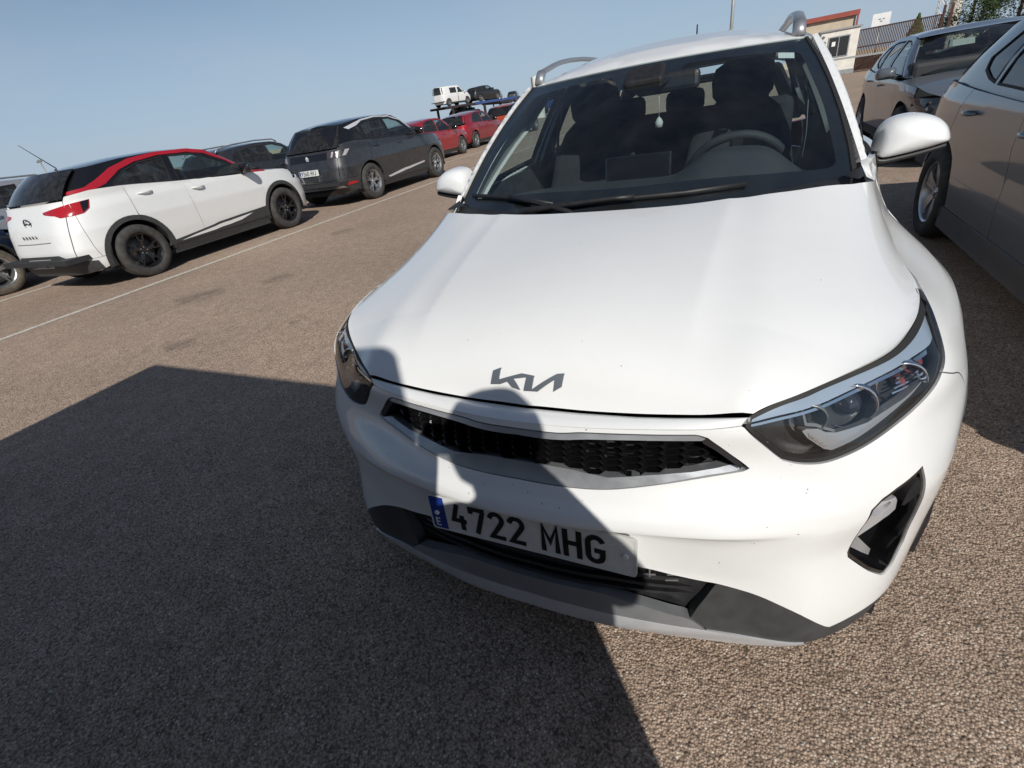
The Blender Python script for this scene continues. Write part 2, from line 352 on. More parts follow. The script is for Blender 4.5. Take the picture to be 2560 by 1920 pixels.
# ---------------------------------------------------------------- glyphs for number plates: strokes on a 0..1 x 0..1.75 box
GL = {
'0': [arc((.5, 1.32), .38, 0, 180, 10)+arc((.5, .43), .38, 180, 360, 10)+[(.88, 1.32)]],
'1': [[(.25, 1.4), (.6, 1.7), (.6, .05)]],
'2': [arc((.47, 1.3), .40, 165, -20, 12)+[(.72, .95), (.1, .06), (.92, .06)]],
'3': [arc((.45, 1.3), .38, 160, -80, 10)+arc((.45, .47), .42, 85, -155, 12)],
'4': [[(.45, 1.7), (.08, .62), (.92, .62)], [(.70, .95), (.70, .05)]],
'5': [[(.86, 1.68), (.2, 1.68), (.14, .98)]+arc((.46, .50), .41, 110, -150, 14)],
'6': [[(.62, 1.72), (.16, .75)]+arc((.5, .46), .39, 140, 500, 18)],
'7': [[(.08, 1.42), (.08, 1.68), (.90, 1.68), (.90, 1.5), (.40, .03)]],
'8': [arc((.5, 1.33), .34, 0, 360, 16), arc((.5, .46), .40, 0, 360, 16)],
'9': [[(.38, .03), (.84, 1.0)]+arc((.5, 1.29), .39, -40, 320, 18)],
'M': [[(.08, .03), (.08, 1.70), (.5, .62), (.92, 1.70), (.92, .03)]],
'H': [[(.1, .03), (.1, 1.72)], [(.9, .03), (.9, 1.72)], [(.1, .92), (.9, .92)]],
'G': [arc((.5, 1.26), .41, 25, 180, 10)+arc((.5, .48), .41, 180, 360, 12)+[(.91, .80), (.52, .80)]],
'L': [[(.12, 1.72), (.12, .06), (.9, .06)]], 'X': [[(.08, 1.7), (.92, .03)], [(.92, 1.7), (.08, .03)]],
'Y': [[(.06, 1.7), (.5, .85), (.94, 1.7)], [(.5, .85), (.5, .03)]], 'J': [[(.8, 1.72), (.8, .5)]+arc((.44, .44), .36, 0, -160, 8)],
'K': [[(.1, .03), (.1, 1.72)], [(.9, 1.7), (.12, .8)], [(.4, 1.1), (.92, .03)]],
'W': [[(.03, 1.7), (.27, .05), (.5, 1.2), (.73, .05), (.97, 1.7)]],
'E': [[(.9, .05), (.1, .05), (.1, 1.7), (.9, 1.7)], [(.1, .9), (.75, .9)]],
'P': [[(.1, .03), (.1, 1.7), (.5, 1.7)]+arc((.5, 1.28), .40, 80, -80, 8)+[(.1, .86)]],
'R': [[(.1, .03), (.1, 1.7), (.5, 1.7)]+arc((.5, 1.3), .38, 80, -80, 8)+[(.1, .90)], [(.5, .9), (.92, .03)]],
'O': [arc((.5, 1.32), .38, 0, 180, 10)+arc((.5, .43), .38, 180, 360, 10)+[(.88, 1.32)]],
'A': [[(.03, .03), (.5, 1.72), (.97, .03)], [(.2, .55), (.8, .55)]],
'S': [arc((.5, 1.3), .38, 30, 260, 12)+arc((.5, .46), .40, 85, -150, 12)],
'T': [[(.03, 1.68), (.97, 1.68)], [(.5, 1.68), (.5, .03)]], 'I': [[(.5, .03), (.5, 1.72)]], 'C': [arc((.5, 1.26), .41, 25, 180, 10)+arc((.5, .48), .41, 180, 335, 12)],
'N': [[(.1, .03), (.1, 1.7), (.9, .03), (.9, 1.7)]], 'D': [[(.1, .03), (.1, 1.7), (.4, 1.7)]+arc((.4, .87), .5, 85, -85, 10, ry=.83)+[(.1, .05)]],
'V': [[(.03, 1.7), (.5, .03), (.97, 1.7)]], 'U': [[(.1, 1.7), (.1, .5)]+arc((.5, .45), .4, 180, 360, 10)+[(.9, 1.7)]],
}
def ribbon(mb, pts, wd, z0, z1, f):
    """flat stroke of width wd along pts, mapped to space by f(x,y,h)"""
    P = [Vector(p) for p in pts]; n = len(P); A = []; B = []
    for i in range(n):
        d1 = (P[i]-P[i-1]).normalized() if i else (P[1]-P[0]).normalized(); d2 = (P[i+1]-P[i]).normalized() if i < n-1 else d1
        m = Vector((-(d1+d2).y, (d1+d2).x)); m = m.normalized() if m.length > 1e-6 else Vector((-d1.y, d1.x))
        k = wd/2/max(.55, m.dot(Vector((-d1.y, d1.x)))); e = d1*(-wd*.25 if i == 0 else (wd*.25 if i == n-1 else 0))
        A.append(P[i]+m*k+e); B.append(P[i]-m*k+e)
    V = [f(q.x, q.y, z0) for q in A]+[f(q.x, q.y, z0) for q in B]+[f(q.x, q.y, z1) for q in A]+[f(q.x, q.y, z1) for q in B]; F = []
    for i in range(n-1):
        F += [(2*n+i, 2*n+i+1, 3*n+i+1, 3*n+i), (i, i+1, 2*n+i+1, 2*n+i), (n+i, n+i+1, 3*n+i+1, 3*n+i)]
    F += [(0, n, 3*n, 2*n), (n-1, 2*n-1, 4*n-1, 3*n-1)]
    mb.add(V, F)
def text_mesh(s, h, wch, adv, sp, stroke, f, depth=.0012):
    mb = MB(); x = 0
    for ch in s:
        if ch == ' ': x += sp; continue
        for st in GL[ch]: ribbon(mb, [(x+px*wch, py*h/1.75) for px, py in st], stroke, 0, depth, f)
        x += adv
    return mb
def plate(parent, text, Mx, name='number_plate', w=.52, h=.11, screws=True):
    """Spanish plate in its own frame: X right, Y up, Z towards the viewer, placed by matrix Mx"""
    mb = MB(); o = rrect(-w/2, -h/2, w/2, h/2, .009); mb.ext(o, -.002, .0, Mx); p = mb.build(name, M['plate'], parent)
    fr = MB(); i_ = rrect(-w/2+.004, -h/2+.004, w/2-.004, h/2-.004, .006); n = len(o)
    V = [Mx @ Vector((a[0], a[1], .0012)) for a in o]+[Mx @ Vector((a[0], a[1], .0012)) for a in i_]+[Mx @ Vector((a[0], a[1], -.004)) for a in o]+[Mx @ Vector((a[0], a[1], 0)) for a in i_]
    F = [(k, (k+1) % n, n+(k+1) % n, n+k) for k in range(n)]+[(k, (k+1) % n, 2*n+(k+1) % n, 2*n+k) for k in range(n)]+[(n+k, n+(k+1) % n, 3*n+(k+1) % n, 3*n+k) for k in range(n)]
    fr.add(V, F); fr.build('plate_rim', M['plate'], p)
    b = MB(); b.ext([(-w/2+.003, -h/2+.003), (-w/2+.046*w/.52, -h/2+.003), (-w/2+.046*w/.52, h/2-.003), (-w/2+.003, h/2-.003)], .0002, .0009, Mx); b.build('plate_blue_band', M['plate_blue'], p)
    k = w/.52; x0 = -w/2+.066*k; f = lambda x, y, d: Mx @ Vector((x0+x, -h*.35+y, .0004+d))
    text_mesh(text, .077*h/.11, .040*k, .0525*k, .030*k, .0125*k, f).build('plate_text', M['ink'], p)
    f2 = lambda x, y, d: Mx @ Vector((-w/2+.014*k+x, -h/2+.013+y, .001+d))
    text_mesh('E', .024, .013*k, .0, 0, .0032, f2).build('plate_country_letter', M['whitepart'], p)
    if screws:
        for sx in (-1, 1):
            s = MB(); s.lathe([(0, .0001), (.004, .004), (.003, .0062), (-.001, .0066)], 14, 'z'); s.V = [Mx @ Vector((v[0]+(-w/2+.022 if sx < 0 else w/2-.024), v[1]+.0, v[2]+.0012)) for v in s.V]; s.build('screw_cap', M['whitepart'], p)
    return p

# ---------------------------------------------------------------- wheels
def make_wheel(parent, loc, side, r=.33, wid=.215, rim_r=.21, style='y5', rim='alloy', tyre='tyre', steer=0):
    """wheel > tyre, rim; side +1 shows its face towards +x"""
    e = bpy.data.objects.new('wheel', None); COL.objects.link(e); e.parent = parent; e.location = loc; e.rotation_euler = (0, 0, steer if side > 0 else math.pi+steer); e.empty_display_size = .1
    h = wid/2; t = MB()
    t.lathe([(h*.80, rim_r), (h*.98, rim_r+.012), (h*1.04, rim_r+(r-rim_r)*.45), (h*.97, r-.022), (h*.82, r-.006), (h*.4, r), (-h*.4, r), (-h*.82, r-.006), (-h*.97, r-.022), (-h*1.0, rim_r+.03), (-h*.8, rim_r)], 48, 'x')
    for g in (-.35, 0, .35):   # tread grooves are real steps
        t.lathe([(h*g-.006, r+.0012), (h*g-.006, r-.004), (h*g+.006, r-.004), (h*g+.006, r+.0012)], 48, 'x')
    t.build('tyre', M[tyre], e)
    m = MB(); m.lathe([(h*.82, rim_r+.006), (h*.88, rim_r-.002), (h*.80, rim_r-.014), (h*.45, rim_r-.026), (-h*.7, rim_r-.03)], 48, 'x')
    xo = h*.62; hub = .055
    def spoke(a, w0, w1, dx0=.0, dx1=.0, r0=.03, r1=None, th=.03):
        r1 = r1 or rim_r-.012; ca, sa = math.cos(a), math.sin(a); V = []
        for (rr, ww, x) in ((r0, w0, xo-.012+dx0), (rim_r*.55, (w0+w1)/2, xo+.006), (r1, w1, xo+.012+dx1)):
            for sgn in (-1, 1):
                for xx in (x, x-th): V.append((xx, rr*ca-sgn*ww/2*sa, rr*sa+sgn*ww/2*ca))
        F = []
        for i in range(2):
            b = i*4; F += [(b, b+4, b+6, b+2), (b+1, b+3, b+7, b+5), (b, b+1, b+5, b+4), (b+2, b+6, b+7, b+3)]
        F += [(0, 2, 3, 1), (8, 9, 11, 10)]
        m.add(V, F)
    if style == 'y5':
        for k in range(5):
            a = 2*math.pi*k/5+.3; spoke(a-.13, .03, .024); spoke(a+.13, .03, .024)
    elif style == 'multi10':
        for k in range(5):
            a = 2*math.pi*k/5+.2; spoke(a, .05, .03, r1=rim_r*.62); spoke(a-.2, .016, .016, r0=rim_r*.5); spoke(a+.2, .016, .016, r0=rim_r*.5)
    elif style == 'turbine':
        for k in range(5):
            a = 2*math.pi*k/5+.1; spoke(a, .045, .085, th=.02); spoke(a+.32, .018, .02)
    else:
        for k in range(10): spoke(2*math.pi*k/10, .022, .018)
    m.lathe([(xo+.004, .0), (xo+.004, .026), (xo-.004, .03), (xo-.012, hub), (xo-.03, hub+.012)], 20, 'x')
    ri = m.build('rim', M[rim], e, auto=35)
    for k in range(5):
        a = 2*math.pi*k/5; b = MB(); b.lathe([(xo+.0, 0), (xo, .007), (xo-.02, .008)], 8, 'x', c=(0, .042*math.cos(a), .042*math.sin(a))); b.build('wheel_bolt', M['lamp_grey'], e)
    d = MB(); d.lathe([(-h*.1, .03), (-h*.1, rim_r*.75), (-h*.25, rim_r*.75)], 28, 'x'); d.build('brake_disc', M['lamp_grey'], e)
    k = MB(); k.lathe([(-h*.3, 0), (-h*.3, rim_r-.02)], 24, 'x'); k.build('wheel_back', M['black'], e)
    return e
# ---------------------------------------------------------------- the white crossover: lower body surface
# plan outline (x, y) at bumper height, inward offset by station and height; u = arc length from the nose centre, v = height
PC=np.array([(-.17,.012),(0,.0),(.17,.012),(.31,.035),(.39,.05),(.53,.085),(.60,.112),(.655,.148),(.705,.193),(.76,.262),(.80,.335),(.83,.41),(.857,.52),(.872,.65),(.88,.85),(.882,1.1),(.88,1.6),(.878,2.2),(.875,2.8),(.868,3.3),(.85,3.65),(.81,3.88),(.74,4.0),(.60,4.07),(.3,4.125),(0,4.14),(-.3,4.125)])
_a=np.r_[0,np.cumsum(np.linalg.norm(np.diff(PC,axis=0),axis=1))]; _a-=_a[1]
pcf=cspl(_a,PC)
SC=dict(c0=_a[1],c1=_a[3],c2=_a[4]+.06,c3=_a[6],c4=_a[8],c5=_a[10],c6=_a[12],c7=_a[14],c8=_a[15],c9=_a[16],c10=_a[18],c11=_a[20],c12=_a[22],c13=_a[25])
DT=dict(
c0=[(.18,.02),(.21,.012),(.25,.0),(.33,.004),(.42,.034),(.50,.042),(.532,.034),(.547,.004),(.565,.010),(.60,.034),(.64,.056),(.70,.070),(.735,.080),(.757,.086),(.80,.11),(1.1,.2)],
c1=[(.18,.02),(.21,.012),(.25,.0),(.33,.006),(.42,.030),(.50,.034),(.530,.026),(.546,.004),(.565,.008),(.60,.032),(.64,.054),(.70,.066),(.742,.076),(.767,.083),(.80,.11),(1.1,.2)],
c2=[(.18,.02),(.21,.012),(.25,.0),(.33,.004),(.42,.014),(.50,.012),(.53,.008),(.545,.0),(.57,.008),(.60,.026),(.64,.056),(.68,.066),(.74,.070),(.778,.086),(.82,.115),(1.1,.2)],
c3=[(.18,.02),(.22,.004),(.26,.0),(.34,.0),(.45,.0),(.53,-.004),(.57,.004),(.60,.020),(.64,.045),(.68,.062),(.74,.078),(.78,.095),(.815,.120),(.86,.16),(1.1,.3)],
c4=[(.18,.02),(.22,.003),(.26,.0),(.34,.0),(.45,.002),(.54,-.003),(.58,.004),(.60,.010),(.64,.024),(.68,.038),(.74,.062),(.78,.085),(.824,.118),(.86,.155),(1.1,.3)],
c5=[(.18,.02),(.22,.003),(.26,.0),(.40,.0),(.56,-.002),(.60,.002),(.64,.008),(.68,.016),(.74,.036),(.78,.058),(.83,.098),(.86,.130),(1.1,.3)],
c6=[(.18,.02),(.22,.004),(.26,.0),(.40,.0),(.60,.0),(.68,.006),(.74,.018),(.78,.033),(.82,.060),(.853,.095),(.90,.15),(1.1,.3)],
c7=[(.18,.02),(.22,.004),(.26,.0),(.40,.0),(.68,.0),(.74,.004),(.78,.010),(.82,.019),(.85,.034),(.88,.060),(.92,.105),(.97,.16),(1.1,.28)],
c8=[(.18,.02),(.22,.012),(.26,.012),(.40,.016),(.60,.006),(.72,.004),(.78,.010),(.82,.018),(.86,.034),(.90,.060),(.95,.105),(1.0,.14),(1.1,.2)],
c9=[(.18,.02),(.22,.012),(.26,.014),(.40,.03),(.55,.024),(.70,.006),(.80,.004),(.88,.014),(.94,.026),(1.0,.04),(1.1,.06)],
c10=[(.18,.02),(.22,.012),(.26,.014),(.40,.03),(.55,.024),(.70,.006),(.80,.004),(.88,.014),(.94,.026),(1.0,.04),(1.1,.06)],
c11=[(.18,.03),(.26,.006),(.40,.0),(.60,.0),(.75,.0),(.88,.01),(.95,.02),(1.0,.035),(1.1,.07)],
c12=[(.18,.03),(.30,.0),(.50,.0),(.60,.02),(.75,.03),(.90,.05),(1.0,.09),(1.1,.16)],
c13=[(.18,.05),(.30,.0),(.50,.0),(.58,.03),(.75,.05),(.90,.07),(1.0,.10),(1.1,.18)])
ZL=np.linspace(.18,1.1,185)
_T = np.array([pchip(*np.array(DT[k]).T, ZL) for k in SC])
_Q = [[.013, .0107, .0124, .0133, .0034, .0122, .0072], [.0053, .0272, .0248, .0123, .0147, .0116, .0086], [.0103, .029, .0163, .0181, .0225, .0173, .0108], [-.0023, -.0058, -.0022, .011, -.0018, .0212, .0128], [-.004, -.008, -.0191, -.0147, -.0014, .0159, .016], [-.004, -.0061, -.0106, -.0159, -.0315, .0641, .0278], [-.0034, -.005, -.0084, -.0196, -.0404, .0387, .0313], [-.0029, -.0038, -.0049, -.006, .0118, .0293, .0245]]
for k_, q_ in zip(('c2', 'c3', 'c4', 'c5', 'c6', 'c7', 'c8', 'c9'), _Q):
    _T[list(SC).index(k_)] += cspl([.2, .3, .45, .6, .70, .78, .86, .95, 1.1], np.r_[0, q_, q_[-1]])(ZL)
_sc=np.array([-SC['c1']]+list(SC.values())); _T=np.vstack([_T[1],_T])
# dense table on s
SD=np.linspace(-.3,SC['c13'],700); TD=cspl(_sc,_T)(SD)
def delta(s,z):
    a=(s-SD[0])/(SD[1]-SD[0]); b=(z-ZL[0])/(ZL[1]-ZL[0])
    a=np.clip(a,0,len(SD)-1.001); b=np.clip(b,0,len(ZL)-1.001); i=a.astype(int); j=b.astype(int); a=a-i; b=b-j
    return (TD[i,j]*(1-a)+TD[i+1,j]*a)*(1-b)+(TD[i,j+1]*(1-a)+TD[i+1,j+1]*a)*b
def wrap(uv):
    s=np.asarray(uv)[:,0]; z=np.asarray(uv)[:,1]; sg=np.where(s<0,-1.,1.); s=np.abs(s)
    p=pcf(s); e=1e-3; t=pcf(s+e)-pcf(np.maximum(s-e,-.1)); t/=np.linalg.norm(t,axis=1)[:,None]
    d=delta(s,z); q=p+np.stack([-t[:,1],t[:,0]],1)*d[:,None]
    return np.stack([q[:,0]*sg,q[:,1],z],1)
M['lens_glass'] = pm('projector_glass', (.02, .022, .03), .03, coat=1)
SEND = SC['c13']
def WR(uv):
    uv = np.array(uv, float); s = uv[:, 0]; fl = np.where(s > SEND, -1., 1.); s2 = np.where(s > SEND, 2*SEND-s, s)
    r = wrap(np.stack([s2, uv[:, 1]], 1)); r[:, 0] *= fl; return r
car = thing('white_crossover', 'white crossover with grey badge letters, seen from the front, plate 4722 MHG', 'car')
HE = crv([(0, .758), (.14, .759), (.26, .761), (.33, .766), (.40, .773), (.455, .778)], 4)+crv([(.47, .781), (.505, .793), (.55, .802), (.634, .809), (.72, .815), (.803, .823), (.88, .830), (.954, .837), (1.038, .844), (1.125, .848), (1.225, .849)], 3)
HE2 = crv([(1.225, .849), (1.29, .853), (1.345, .862), (1.41, .867), (1.5, .869), (1.585, .877), (1.655, .897), (1.71, .928), (1.763, .954), (1.80, .978)], 3)
LAMP = crv([(.461, .762), (.486, .734), (.522, .698), (.541, .682)], 3)[:-1]+crv([(.541, .682), (.565, .676), (.595, .674), (.636, .677), (.697, .690), (.782, .712), (.844, .731), (.904, .756), (.948, .775)], 3)
LAMP2 = crv([(.948, .775), (.989, .789), (1.036, .807), (1.095, .826), (1.166, .841), (1.225, .849)], 3)
SPLIT = crv([(.948, .775), (.985, .759), (1.03, .740), (1.07, .695), (1.088, .63), (1.09, .555)], 4)
AC = (1.4226, .33)
OPENT = crv([(.659, .262), (.599, .314), (.54, .35), (.502, .368), (.464, .38), (.425, .39), (.396, .394), (.329, .405), (.267, .415), (.13, .422), (0, .424)], 3)
GT = [(0, .738), (.05, .738), (.095, .738), (.125, .7405), (.148, .743), (.193, .744), (.25, .745), (.303, .746), (.356, .748), (.376, .748), (.394, .742)]
GE = [(.418, .721), (.443, .697), (.470, .673), (.477, .666)]
GB = [(.467, .661), (.428, .656), (.372, .650), (.304, .641), (.246, .633), (.205, .628), (.156, .625), (.078, .624), (0, .624)]
GR = crv(GT, 2)+GE+crv(GB, 2)
FOG = [(.851, .618), (.778, .600), (.744, .587), (.722, .568), (.711, .522), (.708, .475), (.704, .449), (.708, .434), (.726, .415), (.772, .368), (.818, .331), (.832, .326), (.852, .341), (.870, .401), (.868, .475), (.858, .55), (.856, .587)]
bump_half = crv([(0, .7535), (.10, .7535), (.2, .7545), (.30, .757), (.38, .760), (.425, .763), (.455, .7655)], 3)+LAMP[:-1]+SPLIT[:-1]+arc(AC, .40, 146, 191.5, 10)+crv([(1.0307, .25), (.91, .246), (.842, .246), (.785, .25), (.724, .253), (.672, .253)], 2)+OPENT
bump = symm(bump_half)
fogL = mir(FOG)
panel('front_bumper', bump, WR, M['white'], car, holes=[symm(GR), FOG, fogL], step=.011, depth=.02, gap=.0012)
# creases and recess behind everything: dark inner shell
shell_half = [(0, .75), (.2, .75), (.38, .755), (.455, .762), (.49, .775), (.60, .795), (.9, .82), (1.2, .84), (1.5, .86), (1.7, .92), (1.85, .99)]+[(1.85, .75)]+arc(AC, .42, 20, 190, 10)+[(1.0, .24), (.7, .24), (.66, .27)]+OPENT[2:]
lamphole = LAMP+LAMP2[1:-1]+[p for p in reversed(HE) if p[0] > .47]
panel('inner_shell', symm(shell_half), WR, M['black'], car, holes=[inset(symm(GR), -.01), inset(FOG, -.006), inset(fogL, -.006), inset(lamphole, -.004), inset(mir(lamphole), -.004)], step=.05, off=-.024, depth=0)
# ---- hood: smooth height over (x, y) fitted to its traced edges, crown and crease
EDGE = np.array([(0, .136, .757), (.125, .1385, .758), (.24, .1435, .761), (.31, .147, .766), (.377, .1505, .773), (.448, .157, .780), (.475, .176, .791), (.506, .200, .800), (.55, .236, .808), (.595, .274, .815), (.64, .316, .822), (.679, .360, .829), (.71, .413, .836), (.737, .478, .843), (.757, .552, .848), (.770, .625, .850)])
SIDE = np.array([(.775, .703, .853), (.770, .747, .858), (.768, .81, .864), (.771, .909, .870), (.774, .993, .878), (.772, 1.068, .896), (.762, 1.115, .925), (.753, 1.17, .953), (.75, 1.207, .976)])
REAR = [(.722, 1.125, 1.005), (.69, 1.064, 1.022), (.644, 1.012, 1.018), (.536, .945, 1.012), (.44, .908, 1.012), (.34, .887, 1.013), (.18, .877, 1.013), (0, .873, 1.013)]
MIDP = [(0, .150, .790), (0, .165, .818), (0, .200, .857), (0, .26, .892), (0, .36, .930), (0, .5, .965), (0, .7, .996), (.321, .225, .852), (.324, .292, .887), (.331, .392, .921), (.344, .592, .966), (.355, .75, .995), (.17, .170, .815), (.17, .262, .890), (.17, .5, .963), (.30, .178, .815)]
_yx = np.array([(-.24, .1435), (0, .136), (.24, .1435), (.40, .152), (.455, .163), (.506, .200), (.595, .274), (.679, .360), (.737, .478), (.765, .60), (.785, .72), (.80, .80)]); yfh = cspl(_yx[:, 0], _yx[:, 1])
def hbasis(x, y):
    d = np.maximum(y-yfh(np.abs(x)), -.01); X = x*x
    r = [a*b for a in (np.ones_like(d), np.exp(-d/.035), np.exp(-d/.12), d, d*d) for b in (np.ones_like(X), X, X*X, X**3)]
    return np.stack(r+[np.exp(-((y-1.09)/.13)**2)*X**4*3], 1)
def xcr(y): return np.interp(y, [.14, .23, .39, .59, .85], [.318, .321, .331, .344, .36])
def ridge(x, y):
    k = np.clip((y-.18)/.14, 0, 1); t = np.abs(x)-xcr(y); w_ = .006
    return -.21*k*(np.sqrt(t*t+w_*w_)+t-w_)/2*np.exp(-np.maximum(t, 0)/.15)
_D = np.vstack([EDGE, SIDE, REAR, MIDP]); _w = np.r_[np.full(len(EDGE), 3), np.full(len(SIDE), 2), np.full(len(REAR)+len(MIDP), 1)][:, None]
_A = hbasis(_D[:, 0], _D[:, 1]); _n = _A.shape[1]
hcf = np.linalg.lstsq(np.vstack([_A*_w, np.eye(_n)*.02]), np.r_[(_D[:, 2]-ridge(_D[:, 0], _D[:, 1]))*_w[:, 0], np.zeros(_n)], rcond=None)[0]
def HS(uv):
    uv = np.asarray(uv, float); return np.stack([uv[:, 0], uv[:, 1], hbasis(uv[:, 0], uv[:, 1]) @ hcf+ridge(uv[:, 0], uv[:, 1])], 1)
hood_rear = crv([(.75, 1.207), (.722, 1.125), (.69, 1.064), (.644, 1.012), (.536, .945), (.44, .908), (.34, .887), (.18, .877), (0, .873)], 3)
def zrear(x): return HS(np.stack([np.abs(np.atleast_1d(x)), np.interp(np.abs(np.atleast_1d(x)), [p[0] for p in reversed(hood_rear)], [p[1] for p in reversed(hood_rear)])], 1))[:, 2]
hood_half = crv([tuple(p[:2]) for p in EDGE[:6]], 4)[:-1]+crv([tuple(p[:2]) for p in EDGE[5:]]+[tuple(p[:2]) for p in SIDE], 3)[:-1]+hood_rear
hood_half[0] = (0, hood_half[0][1]); hood_half[-1] = (0, hood_half[-1][1])
# painted ledge between the bumper's upper edge and the hood
_bt = [(0, .7535), (.10, .7535), (.2, .7545), (.30, .757), (.38, .760), (.425, .763), (.455, .7655)]
def LEDGE(q):
    q = np.asarray(q, float); u = np.abs(q[:, 0]); v = np.clip(q[:, 1]/.06, -.1, 1.1)[:, None]; sg = np.where(q[:, 0] < 0, -1., 1.)
    a = WR(np.stack([u, np.interp(u, [p[0] for p in _bt], [p[1] for p in _bt])], 1)); xe = np.interp(u, [0, .455], [0, .448])
    b = np.stack([xe, np.interp(xe, EDGE[:6, 0], EDGE[:6, 1]), np.interp(xe, EDGE[:6, 0], EDGE[:6, 2])-.002], 1)
    r = a+(b-a)*v; r[:, 2] += .006*np.sin(np.pi*v[:, 0]); r[:, 0] *= sg; return r
panel('bumper_ledge', [(-.455, 0), (.455, 0), (.452, .0575), (-.452, .0575)], LEDGE, M['white'], car, step=.012, depth=.012)
panel('hood', symm(hood_half), HS, M['white'], car, step=.016, depth=.018, gap=.0018)
# badge letters, traced on the hood surface
LG = [(-.0771, .1762), (-.0959, .1717), (-.0991, .1555), (-.0746, .1559), (-.0574, .1591), (-.0451, .1535), (-.0255, .1515), (-.0432, .1628), (-.0124, .1657), (-.0163, .1509), (.0165, .1516), (.0533, .1667), (.0525, .1534), (.0693, .1593), (.0727, .1757), (.0568, .174), (.002, .1528), (.0054, .1685), (-.0243, .1702), (-.0794, .1609)]
panel('badge_letters', [(x+.012, y) for x, y in LG], HS, M['logo'], car, step=.006, off=.004, depth=.004)
# ---- grille between hood and bumper
mT = [(0, .724), (.04, .723), (.084, .7235), (.124, .726), (.163, .730), (.254, .733), (.303, .734), (.383, .736)]
up_half = crv(GT[:-1], 2)+[(.392, .741)]+list(reversed(crv(mT, 2)))
panel('grille_upper_strip', symm(up_half), WR, M['satin'], car, step=.015, off=.001, depth=.05, gap=.001)
mB = [(.452, .664), (.399, .657), (.331, .651), (.261, .645), (.218, .641), (.186, .641), (.147, .645), (.099, .649), (.048, .650), (0, .650)]
lo_half = [(0, .650)]+list(reversed(crv(mB, 2)))[1:]+[(.468, .664)]+crv(GB, 2)
def lo_off(q):
    zt = np.interp(np.abs(q[:, 0]), [p[0] for p in reversed(mB)]+[.47], [p[1] for p in reversed(mB)]+[.664]); zb = np.interp(np.abs(q[:, 0]), [p[0] for p in reversed(GB)], [p[1] for p in reversed(GB)])
    t = np.clip((q[:, 1]-zb)/np.maximum(zt-zb, .004), 0, 1); return .001-.034*t**1.3
panel('grille_lower_strip', symm(lo_half), WR, M['satin'], car, step=.010, offf=lo_off, depth=.03, gap=.001)
back_half = [(0, .745), (.2, .75), (.39, .755), (.49, .665), (.40, .645), (.2, .632), (0, .63)]
gb = panel('grille_backing', symm(back_half), WR, M['black'], car, step=.03, off=-.062, depth=0)
endp = [(.376, .745), (.394, .7405), (.418, .719), (.443, .695), (.468, .671), (.462, .664), (.436, .687), (.411, .710), (.388, .727)]
for sg in (1, -1): panel('grille_end', endp if sg > 0 else mir(endp), WR, M['black'], car, step=.015, off=-.004, depth=.05)
# honeycomb: staggered hexagon cells, each a real rim
hm = MB(); cw, chh = .0262, .0152
def hexring(cs, cz):
    o = [(-.5, 0), (-.30, .5), (.30, .5), (.5, 0), (.30, -.5), (-.30, -.5)]; pts = []
    for k, (sc, dp) in enumerate(((1.03, -.036), (.80, -.030), (.80, -.055), (1.03, -.055))):
        uv = np.array([(cs+a*cw*2*sc, cz+b*chh*sc) for a, b in o]); P_ = WR(uv); N_ = surfn(WR, uv); pts += [tuple(p) for p in P_+N_*dp]
    F = []
    for i in range(6):
        j = (i+1) % 6; F += [(i, j, 6+j, 6+i), (6+i, 6+j, 12+j, 12+i)]
    hm.add(pts, F)
gpoly = symm(crv(mT, 2)+[(.40, .728), (.425, .703), (.448, .680), (.455, .666)]+crv(mB, 2)[2:])
cells = []
for r_ in range(-2, 9):
    for c_ in range(-12, 13):
        cells.append((c_*cw*1.62, .634+r_*chh+(c_ % 2)*chh*.5))
cells = np.array(cells); cells = cells[inpoly(cells, inset(gpoly, .004))]
for cs, cz in cells: hexring(cs, cz)
hm.build('grille_mesh', M['black_gloss'], car)
# ---- lower opening, skid plate and dark lower trim
skT = [(0, .331), (.10, .332), (.16, .331), (.211, .325), (.307, .306), (.352, .294), (.374, .285), (.411, .253)]
skM = [(0, .295), (.09, .294), (.16, .289), (.259, .277), (.354, .261), (.474, .243), (.62, .213)]
skB = [(0, .252), (.10, .248), (.18, .237), (.311, .214), (.444, .206), (.551, .202), (.625, .207)]
panel('skid_plate_upper', symm(crv(skT, 2)+list(reversed([p for p in crv(skM, 3) if p[0] < .412]))), WR, M['silver_paint'], car, step=.015, offf=lambda q: .0025-.02*np.clip((q[:, 1]-.30)/.035, 0, 1), depth=.03)
panel('skid_plate_strip', symm(crv(skM, 3)+list(reversed(crv(skB, 3)))), WR, M['silver_bright'], car, step=.015, off=.003, depth=.03)
tr_half = [(.411, .253), (.374, .285), (.385, .31), (.405, .34), (.415, .365), (.42, .388)]+list(reversed(OPENT[3:16]))
tr_half = [(.415, .251), (.376, .287), (.39, .32), (.408, .352), (.425, .386)]+[p for p in reversed(OPENT) if .43 < p[0]]+[(.672, .251), (.724, .251), (.785, .248), (.842, .244), (.91, .244), (1.03, .248), (1.03, .215), (.90, .213), (.80, .205), (.70, .20), (.63, .206), (.618, .2135)]+[p for p in reversed(crv(skM, 3)) if .418 < p[0] < .615]
def tr_off(q):
    return -.022*np.exp(-((q[:, 0]-.50)/.06)**2-((q[:, 1]-.33)/.05)**2)-.001
for sg in (1, -1):
    p_ = tr_half if sg > 0 else mir(tr_half); panel('lower_trim', p_, WR, M['trim'], car, step=.018, offf=lambda q: tr_off(np.abs(q)*[1, 1]), depth=.03)
lg_half = [(0, .425), (.25, .418), (.42, .392), (.445, .36), (.42, .30), (.39, .25), (.30, .255), (.16, .275), (0, .28)]
